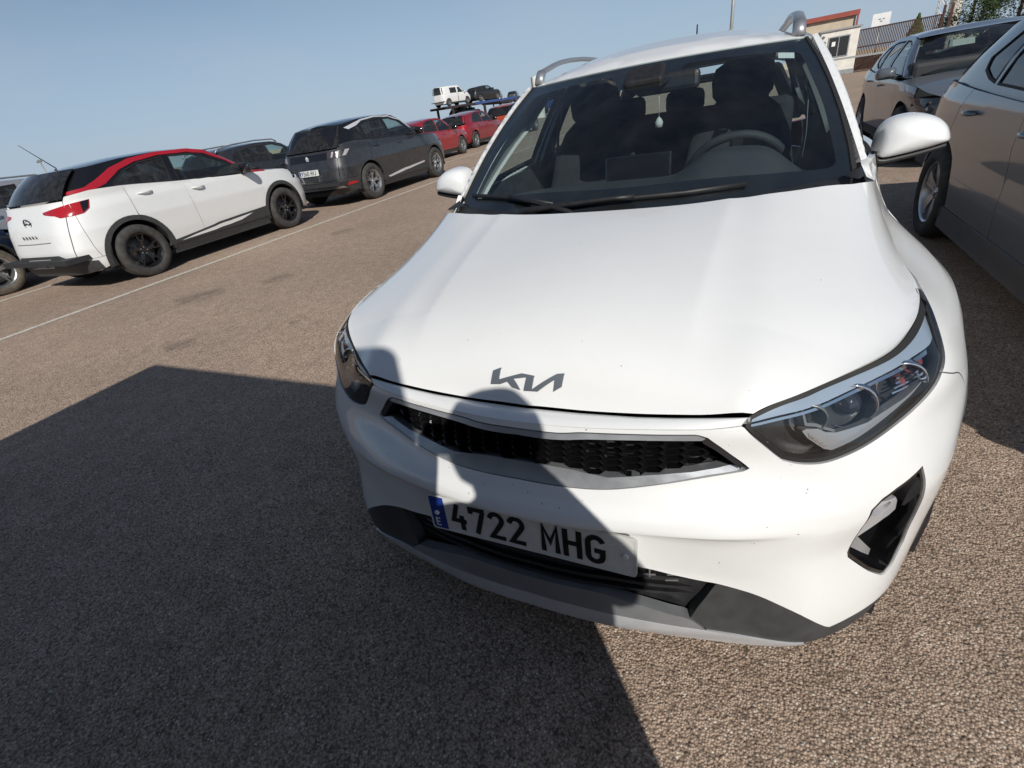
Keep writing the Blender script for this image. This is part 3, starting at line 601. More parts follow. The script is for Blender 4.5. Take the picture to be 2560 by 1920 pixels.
panel('lower_grille', symm(lg_half), WR, M['black'], car, step=.03, offf=lambda q: -.045+.022*np.clip((np.abs(q[:, 0])-.33)/.1, 0, 1), depth=0)
for k in range(4):   # cross bars
    z_ = .345+.021*k; m_ = MB(); V = []; ss = np.linspace(-.39+.01*k, .39-.01*k, 41)
    for dz, dp in ((.004, -.03), (-.004, -.03), (-.005, -.046), (.005, -.046)):
        uv = np.stack([ss, np.full(41, z_+dz)-.02*np.clip((np.abs(ss)-.2)/.2, 0, 1)], 1); V += [tuple(p) for p in WR(uv)+surfn(WR, uv)*dp]
    F = [(a*41+i, a*41+i+1, ((a+1) % 4)*41+i+1, ((a+1) % 4)*41+i) for a in range(4) for i in range(40)]
    m_.add(V, F); m_.build('lower_grille_bar', M['black'], car)
# small clip marks left of the grille end
for (s_, z_, w_, h_) in ((.235, .398, .024, .003), (.285, .399, .026, .003), (.288, .388, .003, .018), (.287, .384, .028, .003), (.340, .385, .028, .003), (.337, .372, .028, .003)):
    for sg in (1, -1):
        panel('grille_clip', [(sg*(s_-w_/2), z_-h_/2), (sg*(s_+w_/2), z_-h_/2), (sg*(s_+w_/2), z_+h_/2), (sg*(s_-w_/2), z_+h_/2)], WR, M['lamp_grey'], car, step=.02, off=-.026, depth=.004)
ps = Matrix(((1, 0, 0, 0), (0, .07, -.9975, .0268), (0, .9975, .07, .4782), (0, 0, 0, 1)))
plate(car, '4722 MHG', ps)
mb = MB(); mb.box((0, .045, .478), (.40, .03, .09)); mb.build('plate_carrier', M['black'], car)
# ---- headlamps
lamp_top = [p for p in HE if p[0] > .468]
lamp_poly = LAMP[:-1]+LAMP2[:-1]+list(reversed(lamp_top))
dT = [(.490, .7850), (.548, .7985), (.683, .8090), (.798, .8200), (.893, .8285), (.977, .8362), (1.064, .8430), (1.169, .8462)]
dB = [(.478, .766), (.535, .773), (.599, .777), (.671, .781), (.764, .793), (.826, .803), (.917, .812), (.999, .812), (1.044, .816)]
guide = [(.587, .734), (.60, .738), (.634, .736), (.652, .727), (.678, .723), (.757, .728), (.855, .751), (.925, .775), (.952, .786), (.955, .777), (.942, .767), (.898, .741), (.806, .714), (.723, .701), (.661, .690), (.642, .694), (.600, .718)]
led = [(.600, .731), (.640, .712), (.655, .697), (.643, .698), (.603, .721)]
def surf_off(uv, d):
    uv = np.atleast_2d(np.array(uv, float)); return WR(uv)+surfn(WR, uv)*d
for sg in (1, -1):
    pp = lambda q: q if sg > 0 else mir(q)
    hl = thing('headlamp', None, None); hl.parent = car
    panel('lamp_seal', pp(inset(lamp_poly, .0015)), WR, M['rubber'], hl, holes=[pp(inset(lamp_poly, .0085))], step=.012, off=-.003, depth=.02)
    panel('lamp_lens', pp(inset(lamp_poly, .0085)), WR, M['lens'], hl, step=.02, off=-.001, depth=0)
    panel('lamp_housing', pp(inset(lamp_poly, .004)), WR, M['lamp_dark'], hl, step=.02, off=-.055, depth=-.05)
    panel('light_strip', pp(crv(dT, 3)+list(reversed(crv(dB, 3)))), WR, M['drl'], hl, step=.015, offf=lambda q: -.008-.010*np.clip((.80-q[:, 1])/.03, 0, 1), depth=.02)
    edge_ = crv([(a, b-.003) for a, b in dB[:-1]], 3); panel('strip_edge', pp(edge_+[(a, b-.005) for a, b in reversed(edge_)]), WR, M['chrome'], hl, step=.015, off=-.014, depth=.012)
    panel('light_guide', pp(guide), WR, M['guide'], hl, step=.014, off=-.020, depth=.02)
    for k in range(5):
        a0 = np.array(led[0])+(np.array(led[2])-led[0])*(k+.2)/5; b0 = np.array(led[4])+(np.array(led[3])-led[4])*(k+.2)/5; d_ = (np.array(led[2])-led[0])/5*.55
        panel('led_facet', pp([tuple(b0), tuple(a0), tuple(a0+d_), tuple(b0+d_)]), WR, M['reflector'], hl, step=.02, off=-.0185, depth=.003)
    # projector bowl
    for (cs, cz, rad, dp, nm) in ((.742, .764, .044, .042, 'projector'), (.885, .785, .040, .040, 'turn_reflector'), (.628, .757, .030, .04, 'inner_reflector')):
        c = surf_off((sg*cs, cz), -dp)[0]; n = surfn(WR, np.array([[sg*cs, cz]]))[0]; ax = Vector((n[0]*.35, n[1]*1.0-.35, n[2]*.15)).normalized(); q = Vector((0, 0, 1)).rotation_difference(ax)
        b_ = MB(); pr = [(-.045, .010), (-.035, .55*rad), (-.012, .85*rad), (.012, rad), (.016, rad*1.04), (.010, rad*1.12), (-.03, rad*1.14)]
        b_.lathe(pr, 28, 'z'); b_.V = [tuple(q @ Vector(v)+Vector(c)) for v in b_.V]; o_ = b_.build(nm+'_bowl', M['reflector'] if nm != 'inner_reflector' else M['lamp_grey'], hl)
        l_ = MB(); rl = rad*(.62 if nm == 'projector' else .3); l_.lathe([(-.03, rl), (-.01, rl*1.0), (.004, rl*.86), (.014, rl*.55), (.018, .0)], 24, 'z'); l_.V = [tuple(q @ Vector(v)+Vector(c)) for v in l_.V]
        l_.build(nm+'_lens', M['lens_glass'] if nm == 'projector' else (M['amber'] if nm == 'turn_reflector' else M['lamp_dark']), hl)
    # ribs of the outer reflector and divider ribs
    for k in range(5):
        z_ = .765+.008*k; panel('reflector_rib', pp([(.835+.012*k, z_), (.93+.012*k, z_+.010), (.93+.012*k, z_+.0125), (.835+.012*k, z_+.003)]), WR, M['chrome'], hl, step=.02, off=-.024-.002*k, depth=.006)
    panel('side_marker', pp([(.90, .800), (.985, .808), (.965, .796), (.915, .790)]), WR, M['amber'], hl, step=.02, off=-.026, depth=.01)
    panel('lamp_divider', pp([(.600, .776), (.606, .777), (.612, .748), (.640, .744), (.683, .727), (.681, .722), (.636, .738), (.604, .742)]), WR, M['lamp_grey'], hl, step=.02, off=-.028, depth=.02)
# ---- fog lamp pockets
blade = [(.738, .572), (.819, .541), (.836, .520), (.849, .485), (.835, .472), (.772, .467), (.731, .466), (.722, .480), (.727, .55)]
fhole = [(.731, .556), (.794, .544), (.808, .530), (.800, .515), (.765, .515), (.738, .535)]
flow = [(.727, .460), (.753, .455), (.817, .382), (.814, .366), (.722, .442)]
for sg in (1, -1):
    pp = lambda q: q if sg > 0 else mir(q)
    fl_ = thing('fog_lamp', None, None); fl_.parent = car
    panel('pocket_rim', pp(FOG), WR, M['black_gloss'], fl_, holes=[pp(inset(FOG, .009))], step=.015, off=-.003, depth=.05, gap=.001)
    panel('pocket_back', pp(inset(FOG, .002)), WR, M['black_gloss'], fl_, step=.02, offf=lambda q: -.05+.02*np.clip((q[:, 1]-.5)/.1, 0, 1), depth=0)
    panel('silver_blade', pp(blade), WR, M['silver_bright'], fl_, holes=[pp(fhole)], step=.012, offf=lambda q: -.012-.016*np.clip((np.abs(q[:, 0])-.74)/.09, 0, 1), depth=.03)
    panel('fog_lens', pp(inset(fhole, .003)), WR, M['lamp_dark'], fl_, step=.015, off=-.032, depth=0)
    panel('silver_foot', pp(flow), WR, M['satin'], fl_, step=.012, off=-.03, depth=.01)

# ---- fenders, doors, quarters, rear
fender = LAMP2[:-1]+HE2[:-1]+[(1.80, .978), (1.816, 1.015), (1.832, 1.042), (1.90, 1.03), (1.90, .30), (1.83, .27)]+arc(AC, .40, -8.5, 146, 24)+list(reversed(SPLIT[1:-1]))
RC = (AC[0]+2.58, .33)
d1 = [(1.904, .30), (2.965, .30), (2.985, .6), (2.985, 1.0), (2.4, 1.01), (1.904, 1.028)]
d2 = [(2.99, .6), (2.97, .30), (3.58, .30)]+[p for p in reversed(arc(RC, .40, 110, 172, 8))][:8]+[(3.93, .85), (3.98, 1.005), (2.99, 1.0)]
d2 = [(2.99, .6), (2.97, .30), (3.605, .30)]+arc(RC, .41, 176, 112, 8)+[(3.93, .85), (3.98, 1.005), (2.99, 1.0)]
q_ = [(3.985, 1.005), (3.935, .85)]+arc(RC, .40, 108, -12, 14)+[(4.46, .42), (4.46, 1.02)]
rb = [(4.465, .26), (4.465, .62), (4.72, .60), (SEND, .62), (2*SEND-4.72, .60), (2*SEND-4.465, .62), (2*SEND-4.465, .26), (SEND, .26)]
tg = [(4.74, .62), (4.70, .98), (SEND, .985), (2*SEND-4.70, .98), (2*SEND-4.74, .62), (SEND, .63)]
tl = [(4.30, .80), (4.46, .76), (4.735, .78), (4.72, .93), (4.47, .96), (4.33, .90)]
rq = [(4.465, .625), (4.735, .605), (4.735, .775), (4.46, .755)]
sill = [(1.83, .265), (1.904, .296), (3.60, .296), (3.61, .26), (3.60, .20), (1.83, .20)]
ring = arc(AC, .40, 191.5, -12, 30)+arc(AC, .345, -14, 194, 26)
ring2 = arc(RC, .40, 191.5, -12, 30)+arc(RC, .345, -14, 194, 26)
for sg in (1, -1):
    pp = lambda q: q if sg > 0 else mir(q)
    panel('fender', pp(fender), WR, M['white'], car, step=.025, depth=.018, gap=.0016)
    for nm, p_ in (('front_door', d1), ('rear_door', d2), ('quarter_panel', q_)): 
        d_ = panel(nm, pp(p_), WR, M['white'], car, step=.05, depth=.02, gap=.002)
        if nm != 'quarter_panel':
            yy = 2.86 if nm == 'front_door' else 3.80
            hh = MB(); a_ = surf_off((sg*(yy-.10), .90), .012)[0]; b_ = surf_off((sg*(yy+.10), .91), .012)[0]; m1 = surf_off((sg*yy, .905), .042)[0]
            hh.tube([a_, (a_*.4+m1*.6), m1, (b_*.4+m1*.6), b_], [.008, .013, .014, .013, .008], 10); hh.build('door_handle', M['white'], d_)
    panel('sill', pp(sill), WR, M['trim'], car, step=.08, off=.008, depth=.03)
    for r_ in (ring, ring2): panel('arch_cladding', pp(r_), WR, M['trim'], car, step=.03, off=.008, depth=.05)
    panel('tail_lamp', pp(tl), WR, M['red_lamp'], car, step=.04, off=.004, depth=.02); panel('rear_corner', pp(rq), WR, M['white'], car, step=.04, depth=.02)
panel('rear_bumper', rb, WR, M['white'], car, step=.06, depth=.02, gap=.002); panel('tailgate', tg, WR, M['white'], car, step=.06, depth=.02, gap=.002)
for sg in (1, -1):
    for y_ in (.83, 3.41): make_wheel(car, (sg*.775, y_, .322), sg, r=.322, wid=.205, rim_r=.218, style='y5')
    for y_ in (.83, 3.41):   # wheel wells
        b_ = MB(); V = []; n_ = 13
        for x_ in (.45, .86):
            for k in range(n_): a_ = R_(-15+210*k/(n_-1)); V.append((sg*x_, y_+.40*math.cos(a_), .33+.40*math.sin(a_)))
        b_.add(V, [(k, k+1, n_+k+1, n_+k) for k in range(n_-1)]+[tuple(range(n_))], True); b_.build('wheel_well', M['black'], car)
fp = MB(); fp.box((0, 2.1, .215), (1.5, 3.7, .03)); fp.build('underbody', M['black'], car)
# ---- greenhouse of the white crossover
def WS(uv):
    uv = np.asarray(uv, float); u = uv[:, 0]/.63; v = uv[:, 1]/.72; b = np.sin(np.pi*np.clip(v, 0, 1))*.022
    xb, yb, zb = .70*u, 1.0+.235*u*u, .985+.03*u*u; xt, yt, zt = .56*u, 1.70+.125*u*u, 1.408-.010*u*u
    return np.stack([xb+(xt-xb)*v, yb+(yt-yb)*v-b*.5, zb+(zt-zb)*v+b*.8], 1)
ws_half = [(0, -.03), (.3, -.03), (.55, -.025), (.622, -.01), (.632, .10), (.637, .25), (.637, .43), (.633, .58), (.622, .72), (0, .72)]
cl_half = crv([(0, .087), (.15, .087), (.30, .078), (.45, .053), (.54, .034)], 3)+crv([(.54, .034), (.572, .030), (.588, .040), (.593, .065), (.598, .196), (.600, .30), (.596, .40), (.591, .50), (.588, .58), (.578, .622), (.55, .640)], 3)+crv([(.55, .640), (.40, .662), (.30, .669), (.18, .672), (.155, .660), (.118, .610), (.095, .572), (.06, .560), (0, .558)], 2)
panel('windscreen', symm(ws_half), WS, M['glass'], car, step=.04, depth=0)
panel('windscreen_frit', symm(ws_half), WS, M['frit'], car, holes=[symm(cl_half)], step=.03, off=-.004, depth=0)
seal = [(.634, .0), (.641, .10), (.646, .25), (.646, .43), (.642, .58), (.632, .72)]
for sg in (1, -1): panel('windscreen_seal', (lambda q: q if sg > 0 else mir(q))([(.621, -.01), (.630, .10), (.635, .25), (.635, .43), (.631, .58), (.620, .72)]+list(reversed(seal))), WS, M['rubber'], car, step=.03, off=.002, depth=.02)
panel('windscreen_sticker', [(.510, .648), (.566, .632), (.560, .594), (.506, .611)], WS, M['plate'], car, step=.02, off=-.006, depth=0)
def UW(sg):
    def f(q):
        q = np.asarray(q, float); y, z = q[:, 0], q[:, 1]
        w0 = np.interp(z, [.95, 1.0, 1.1, 1.2, 1.3, 1.36, 1.40, 1.43, 1.45, 1.46], [.80, .790, .752, .708, .658, .622, .590, .555, .51, .45])
        ww = w0-.07*np.maximum(0, 2.2-y)**2-.10*np.maximum(0, y-3.2)**2
        return np.stack([sg*ww, y, z], 1)
    return f
_pa = WS(np.array([(.647, v) for v in np.linspace(.0, .72, 13)]))
pil_in = [(float(p[1])+.055, float(p[2])) for p in _pa]; pil_in[-1] = (1.885, 1.397)
def rooftop(y): return np.interp(y, [1.825, 2.0, 2.2, 2.6, 3.0, 3.4, 3.7, 3.85], [1.398, 1.420, 1.438, 1.450, 1.445, 1.42, 1.38, 1.345])
frame = pil_in+[(y, rooftop(y)) for y in np.arange(1.95, 3.81, .1)]+[(3.90, 1.20), (3.98, 1.0), (1.26, 1.0)]
win1 = [(1.49, 1.035), (1.76, 1.168), (1.90, 1.226), (2.02, 1.305), (2.09, 1.345), (2.16, 1.362), (2.36, 1.368), (2.22, 1.045), (1.7, 1.03)]
win2 = [(2.38, 1.045), (2.50, 1.372), (2.8, 1.375), (3.06, 1.362), (3.13, 1.20), (3.06, 1.10), (2.95, 1.06)]
win3 = [(3.26, 1.08), (3.22, 1.22), (3.14, 1.36), (3.40, 1.33), (3.58, 1.20), (3.55, 1.12)]
for sg in (1, -1):
    S_ = UW(sg); fl = sg
    panel('side_frame', frame, S_, M['white'], car, holes=[win1, win2, win3], step=.03, depth=.03, flip=fl)
    panel('pillar_cover', [(2.225, 1.045), (2.365, 1.368), (2.495, 1.372), (2.375, 1.045)], S_, M['black_gloss'], car, step=.05, off=.003, depth=.01, flip=fl)
    for nm, w_, gm in (('front_side_window', win1, 'glass_side'), ('rear_side_window', win2, 'glass_side'), ('quarter_window', win3, 'glass_side')):
        g_ = panel(nm, w_, S_, M[gm], car, step=.06, off=-.006, depth=0, flip=fl)
        panel('window_seal', w_, S_, M['rubber'], g_, holes=[inset(w_, .016)], step=.05, off=.001, depth=.02, flip=fl)
def RS(q):
    q = np.asarray(q, float); x, y = q[:, 0], q[:, 1]
    yh = 1.70+.125*(x/.56)**2; d = np.maximum(0, y-yh)
    ze = rooftop(np.clip(y, 1.825, 4)); we = UW(1)(np.stack([np.clip(y, 1.83, 4), ze], 1))[:, 0]; t = np.clip(np.abs(x)/we, 0, 1.06)
    prof = lambda d_: np.interp(d_, [0, .05, .15, .35, .6, .9, 1.3, 1.7, 2.0, 2.2], [0, .022, .052, .084, .102, .106, .096, .062, .02, -.02])
    zh = 1.408-.010*(x/.56)**2
    zc = zh+prof(d); side = (ze-(1.398+prof(np.maximum(0, y-1.825)))); k = t**3
    return np.stack([x, y, zc+side*k-.012*np.clip(d/.3, 0, 1)*t**2], 1)
rh = [(0, 1.70), (.1, 1.704), (.2, 1.716), (.3, 1.736), (.4, 1.764), (.5, 1.80), (.556, 1.825)]
rs_ = []
for y in np.arange(1.9, 3.81, .1): rs_.append((float(UW(1)(np.array([[y, rooftop(y)]]))[0, 0]), float(y)))
roof_half = rh+rs_+[(.3, 3.84), (0, 3.85)]
panel('roof', symm(roof_half), RS, M['white'], car, step=.04, depth=.012, gap=.001)
for sg in (1, -1):   # front face of the windscreen pillar
    def PA(q, sg=sg):
        q = np.asarray(q, float); v = q[:, 1]; a = WS(np.stack([np.full(len(q), .647), v], 1)); yz = np.stack([np.interp(v, np.linspace(0, .72, 13), [p[0] for p in pil_in]), np.interp(v, np.linspace(0, .72, 13), [p[1] for p in pil_in])], 1)
        b = UW(1)(yz); t = (q[:, 0]/.06)[:, None]; r = a+(b-a)*t+np.array([[.010, -.020, .004]])*np.sin(np.pi*np.clip(t, 0, 1)); r[:, 0] *= sg; return r
    panel('windscreen_pillar', [(0, .02), (.06, .02), (.06, .72), (0, .72)], PA, M['white'], car, step=.02, off=.004, depth=.02, flip=sg)
# tailgate glass and spoiler
def BG(q):
    q = np.asarray(q, float); u, v = q[:, 0], q[:, 1]; hw = .74-.20*v/.45
    return np.stack([u*hw/.6, 4.0-.22*(v/.45)-.10*np.abs(u/.6)**3, .98+.36*(v/.45)], 1)
panel('rear_window', rrect(-.52, .06, .52, .40, .06), BG, M['glass_side'], car, step=.08, depth=0, flip=-1)
panel('tailgate_frame', rrect(-.60, 0, .60, .45, .03), BG, M['white'], car, holes=[rrect(-.52, .06, .52, .40, .06)], step=.06, off=.003, depth=.03, flip=-1)
# roof rails
for sg in (1, -1):
    m_ = MB(); ys = np.linspace(1.845, 3.55, 22); P_ = []
    for i, y in enumerate(ys):
        t = i/21; x_ = sg*np.interp(y, [1.84, 2.2, 3.0, 3.6], [.530, .535, .53, .49]); base = float(RS(np.array([[abs(x_), y]]))[0, 2]); 
        hgt = .085*min(1, (math.sin(math.pi*min(max(t, 0), 1))**.45)) if 0 < t < 1 else 0
        P_.append((x_, y-(.0 if i else .012), base+hgt+.002))
    # deepen the feet
    P_ = [(P_[0][0], P_[0][1], P_[0][2]-.004), (P_[0][0], P_[0][1]+.018, P_[0][2]+.022), (P_[0][0], P_[0][1]+.045, P_[0][2]+.043)]+P_[2:-2]+[(P_[-1][0], P_[-1][1]-.05, P_[-1][2]+.040), (P_[-1][0], P_[-1][1]-.02, P_[-1][2]+.02), (P_[-1][0], P_[-1][1], P_[-1][2]-.004)]
    m_.tube(P_, [(.011, .023)]*len(P_), 12, sq=(0, 0, 1)); m_.build('roof_rail', M['silver_paint'], car)
    f_ = MB(); f_.tube([P_[0], P_[1], P_[2]], [(.012, .0235), (.017, .0235), (.016, .0235)], 10, sq=(0, 0, 1)); f_.build('rail_foot', M['silver_paint'], car)
an = MB(); zb = float(RS(np.array([[0, 3.55]]))[0, 2]); an.tube([(0, 3.55, zb), (0, 3.555, zb+.03), (0, 3.57, zb+.19)], [.016, .008, .004], 8); an.build('antenna', M['rubber'], car)
# cowl and wipers
def CW(q):
    q = np.asarray(q, float); u, v = q[:, 0], q[:, 1]; hr = np.array([(p[0], p[1]) for p in reversed(hood_rear)]); yr = np.interp(np.abs(u), hr[:, 0], hr[:, 1]); yg = 1.0+.235*(u/.70)**2+.02
    return np.stack([u, yr+.004+(yg-yr)*v, (zrear(u)-.026)+(.985+.03*(u/.70)**2-zrear(u)+.022)*v-.008*np.sin(np.pi*v)], 1)
panel('cowl', symm([(0, 0), (.35, 0), (.60, 0), (.70, 0), (.715, .5), (.70, 1), (.35, 1), (0, 1)]), CW, M['black'], car, step=.05, depth=0)
for sg in (1, -1):
    c_ = MB(); c_.add([(sg*.688, 1.068, 1.012), (sg*.706, 1.11, 1.012), (sg*.712, 1.21, 1.022), (sg*.66, 1.17, 1.008)], [(0, 1, 2, 3)]); c_.build('cowl_corner', M['black'], car)
for sg in (1, -1):   # painted base of the windscreen pillar
    c_ = MB(); c_.add([(sg*.712, 1.105, 1.010), (sg*.753, 1.205, .979), (sg*.768, 1.31, 1.0), (sg*.738, 1.315, 1.035), (sg*.716, 1.25, 1.024)], [(0, 1, 2, 3, 4)], True); c_.build('pillar_base', M['white'], car)
def wsp(U, V, d): return tuple((WS(np.array([[U, V]]))+surfn(WS, np.array([[U, V]]))*d)[0])
for nm, pts in (('wiper', [(.36, .022), (.20, .026), (.0, .028), (-.15, .022), (-.28, .010)]), ('wiper', [(-.20, .020), (-.33, .040), (-.45, .040), (-.58, .028)])):
    wb = MB(); wb.tube([wsp(u, v, .012) for u, v in pts], [(.008, .005)]*len(pts), 8, sq=(0, 0, 1)); wo = wb.build(nm, M['black'], car)
    wr = MB(); wr.tube([wsp(u, v, .004) for u, v in pts], .003, 6); wr.build('wiper_blade', M['rubber'], wo)
for pts in ([(-.33, -.035, .0), (-.30, -.02, .02), (-.15, .008, .024), (.0, .024, .024), (.06, .028, .02)], [(-.10, -.035, .0), (-.13, -.02, .02), (-.25, .015, .024), (-.38, .038, .022)]):
    wb = MB(); wb.tube([wsp(*p) for p in pts], [.012, .012, .009, .008, .010], 8); wb.build('wiper_arm', M['black'], car) if len(pts) == 5 else None
    if len(pts) == 4: wb = MB(); wb.tube([wsp(*p) for p in pts], [.012, .010, .008, .009], 8); wb.build('wiper_arm', M['black'], car)
# ---- door mirrors
def mirror(sg):
    mo = thing('door_mirror', None, None); mo.parent = car
    # cap: rounded shell bulging forwards (towards -y)
    prof = [(.0, .03), (.004, .07), (.016, .098), (.042, .116), (.085, .122), (.13, .115), (.167, .098), (.192, .074), (.205, .045), (.204, .030), (.172, .020), (.125, .010), (.07, .001), (.022, -.004), (.004, .006)]
    pr = crv(prof+[prof[0]], 3)[:-1]; pr = np.array(pr); c = np.array([.10, .055]); V = []; F = []; n_ = len(pr)
    lv = [(0, 1.0), (.03, 1.0), (.06, .965), (.085, .86), (.102, .68), (.112, .42), (.116, .14)]
    for (dy, sc) in lv:
        for p in pr: q = c+(p-c)*sc; V.append((sg*(.778+q[0]), 1.515+q[0]*.10-dy, 1.004+q[1]))
    for i in range(len(lv)-1):
        for k in range(n_): F.append((i*n_+k, i*n_+(k+1) % n_, (i+1)*n_+(k+1) % n_, (i+1)*n_+k))
    F.append(tuple((len(lv)-1)*n_+k for k in range(n_)))
    b_ = MB(); b_.add(V, F, True); b_.build('mirror_cap', M['white'], mo)
    # dark lower shell, arm and mirror glass
    k_ = MB(); V = []; low = [p for p in pr if p[1] < .028]; low = sorted(low, key=lambda p: p[0]); m_ = len(low)
    for (dy, dz, sc) in ((.0, .004, 1), (.05, .004, 1), (.085, .006, .95), (.085, -.008, .93), (.04, -.016, .96), (.0, -.014, .98)):
        for p in low: V.append((sg*(.778+.10+(p[0]-.10)*sc), 1.515+p[0]*.10-dy, 1.004+p[1]+dz-.004))
    F = [(a*m_+i, a*m_+i+1, (a+1)*m_+i+1, (a+1)*m_+i) for a in range(5) for i in range(m_-1)]
    k_.add(V, F, True); k_.build('mirror_lower_shell', M['black'], mo)
    a_ = MB(); a_.tube([(sg*.70, 1.47, .965), (sg*.75, 1.475, .972), (sg*.80, 1.485, .985), (sg*.86, 1.49, .995)], [(.016, .05), (.016, .045), (.013, .038), (.011, .03)], 10, sq=(0, 0, 1)); a_.build('mirror_arm', M['black'], mo)
    g_ = MB(); V = [(sg*(.778+p[0]), 1.517+p[0]*.10, 1.004+p[1]) for p in c+(pr-c)*.93]; g_.add(V, [tuple(range(n_))]); g_.build('mirror_glass', M['reflector'], mo)
mirror(1); mirror(-1)
for sg in (1, -1):
    s_ = MB(); s_.add([(sg*.715, 1.28, 1.04), (sg*.757, 1.42, 1.035), (sg*.775, 1.62, 1.03), (sg*.73, 1.50, 1.13)], [(0, 1, 2, 3)]); s_.build('mirror_sail', M['black'], car)
# ---- cabin
cab = thing('cabin', None, None); cab.parent = car
def DS(q):
    q = np.asarray(q, float); x, y = q[:, 0], q[:, 1]
    z = .975+.035*np.clip((y-1.0)/.3, 0, 1)-.25*np.clip((y-1.44)/.16, 0, 1)**2-.05*(np.abs(x)/.70)**4
    z = z+.085*np.exp(-((x-.36)/.17)**4)*np.clip((y-1.12)/.2, 0, 1)*np.clip((1.56-y)/.08, 0, 1)
    return np.stack([x, y, z], 1)
gridsurf('dashboard', DS, np.linspace(-.70, .70, 57), np.linspace(1.0, 1.60, 31), M['dash'], cab)
mb = MB(); mb.box((-.02, 1.535, 1.03), (.27, .02, .12), rx=-.15, bev=.006); mb.build('centre_screen', M['black_gloss'], cab)
st = MB(); c = Vector((.355, 1.62, .955)); q = Matrix.Rotation(R_(-62), 4, 'X'); P_ = []
P_ = [c+q @ Vector((.185*math.cos(a), .185*math.sin(a), 0)) for a in np.linspace(0, 2*math.pi, 41)]
st.tube(P_, .0165, 12, cap=False); sw = st.build('steering_wheel', M['interior'], cab)
st = MB(); st.lathe([(-.03, .0), (-.03, .07), (.0, .078), (.012, .06), (.016, 0)], 24, 'z')
for a in (0, 180, 270): st.box((.12*math.cos(R_(a)), .12*math.sin(R_(a)), -.008), (.13, .035, .014), rz=R_(a))
st.V = [tuple(c+q @ Vector(v)) for v in st.V]; st.build('wheel_hub', M['interior'], sw)
def seat(x, y, wd=.50):
    o = thing('front_seat', None, None); o.parent = car
    bk = MB(); V = []; F = []
    rows = [(0, .0, .38, .24), (.12, .02, .42, .26), (.30, .05, .50, .24), (.45, .10, .54, .21), (.55, .135, .565, .16), (.60, .15, .575, .10)]
    n_ = 16
    for (h, dy, _, hw) in rows:
        for k in range(n_):
            a = 2*math.pi*k/n_; ex = abs(math.cos(a))**.6*math.copysign(1, math.cos(a)); ey = abs(math.sin(a))**.8*math.copysign(1, math.sin(a)); V.append((x+hw*ex, y+dy+.06*ey-.03*abs(ex)**3, .62+h))
    for i in range(len(rows)-1):
        for k in range(n_): F.append((i*n_+k, i*n_+(k+1) % n_, (i+1)*n_+(k+1) % n_, (i+1)*n_+k))
    F.append(tuple(5*n_+k for k in range(n_))); bk.add(V, F, True); bk.build('backrest', M['cloth'], o)
    h_ = MB(); V = []; F = []; rows = [(.0, .10), (.03, .125), (.09, .132), (.14, .118), (.165, .07)]
    for (h, hw) in rows:
        for k in range(n_):
            a = 2*math.pi*k/n_; V.append((x+hw*math.copysign(abs(math.cos(a))**.7, math.cos(a)), y+.14+.05*math.sin(a), 1.205+h))
    for i in range(len(rows)-1):
        for k in range(n_): F.append((i*n_+k, i*n_+(k+1) % n_, (i+1)*n_+(k+1) % n_, (i+1)*n_+k))
    F.append(tuple(4*n_+k for k in range(n_))); F.append(tuple(range(n_))); h_.add(V, F, True); h_.build('head_restraint', M['cloth'], o)
    p_ = MB(); p_.tube([(x-.05, y+.14, 1.15), (x-.05, y+.14, 1.22)], .006, 6); p_.tube([(x+.05, y+.14, 1.15), (x+.05, y+.14, 1.22)], .006, 6); p_.build('restraint_post', M['chrome'], o)
    c_ = MB(); c_.box((x, y-.24, .56), (wd, .52, .16), rx=.08, bev=.05); c_.build('cushion', M['cloth'], o)
seat(.345, 1.96); seat(-.345, 1.98)
mb = MB(); mb.box((0, 2.92, .86), (1.22, .16, .62), rx=-.2, bev=.05); mb.box((0, 2.62, .53), (1.22, .5, .18), bev=.05); mb.build('rear_bench', M['cloth'], cab)
for x_ in (-.36, 0, .36):
    mb = MB(); mb.box((x_, 2.99, 1.21), (.23, .09, .13), bev=.035); mb.build('rear_head_restraint', M['cloth'], cab)
mb = MB(); mb.box((0, 2.3, .36), (1.45, 2.6, .04)); mb.build('cabin_floor', M['interior'], cab)
def RSI(q):
    r = RS(q); r[:, 2] -= .03; return r
gridsurf('headliner', RSI, np.linspace(-.5, .5, 15), np.linspace(1.85, 3.7, 15), M['headliner'], cab, flip=-1)
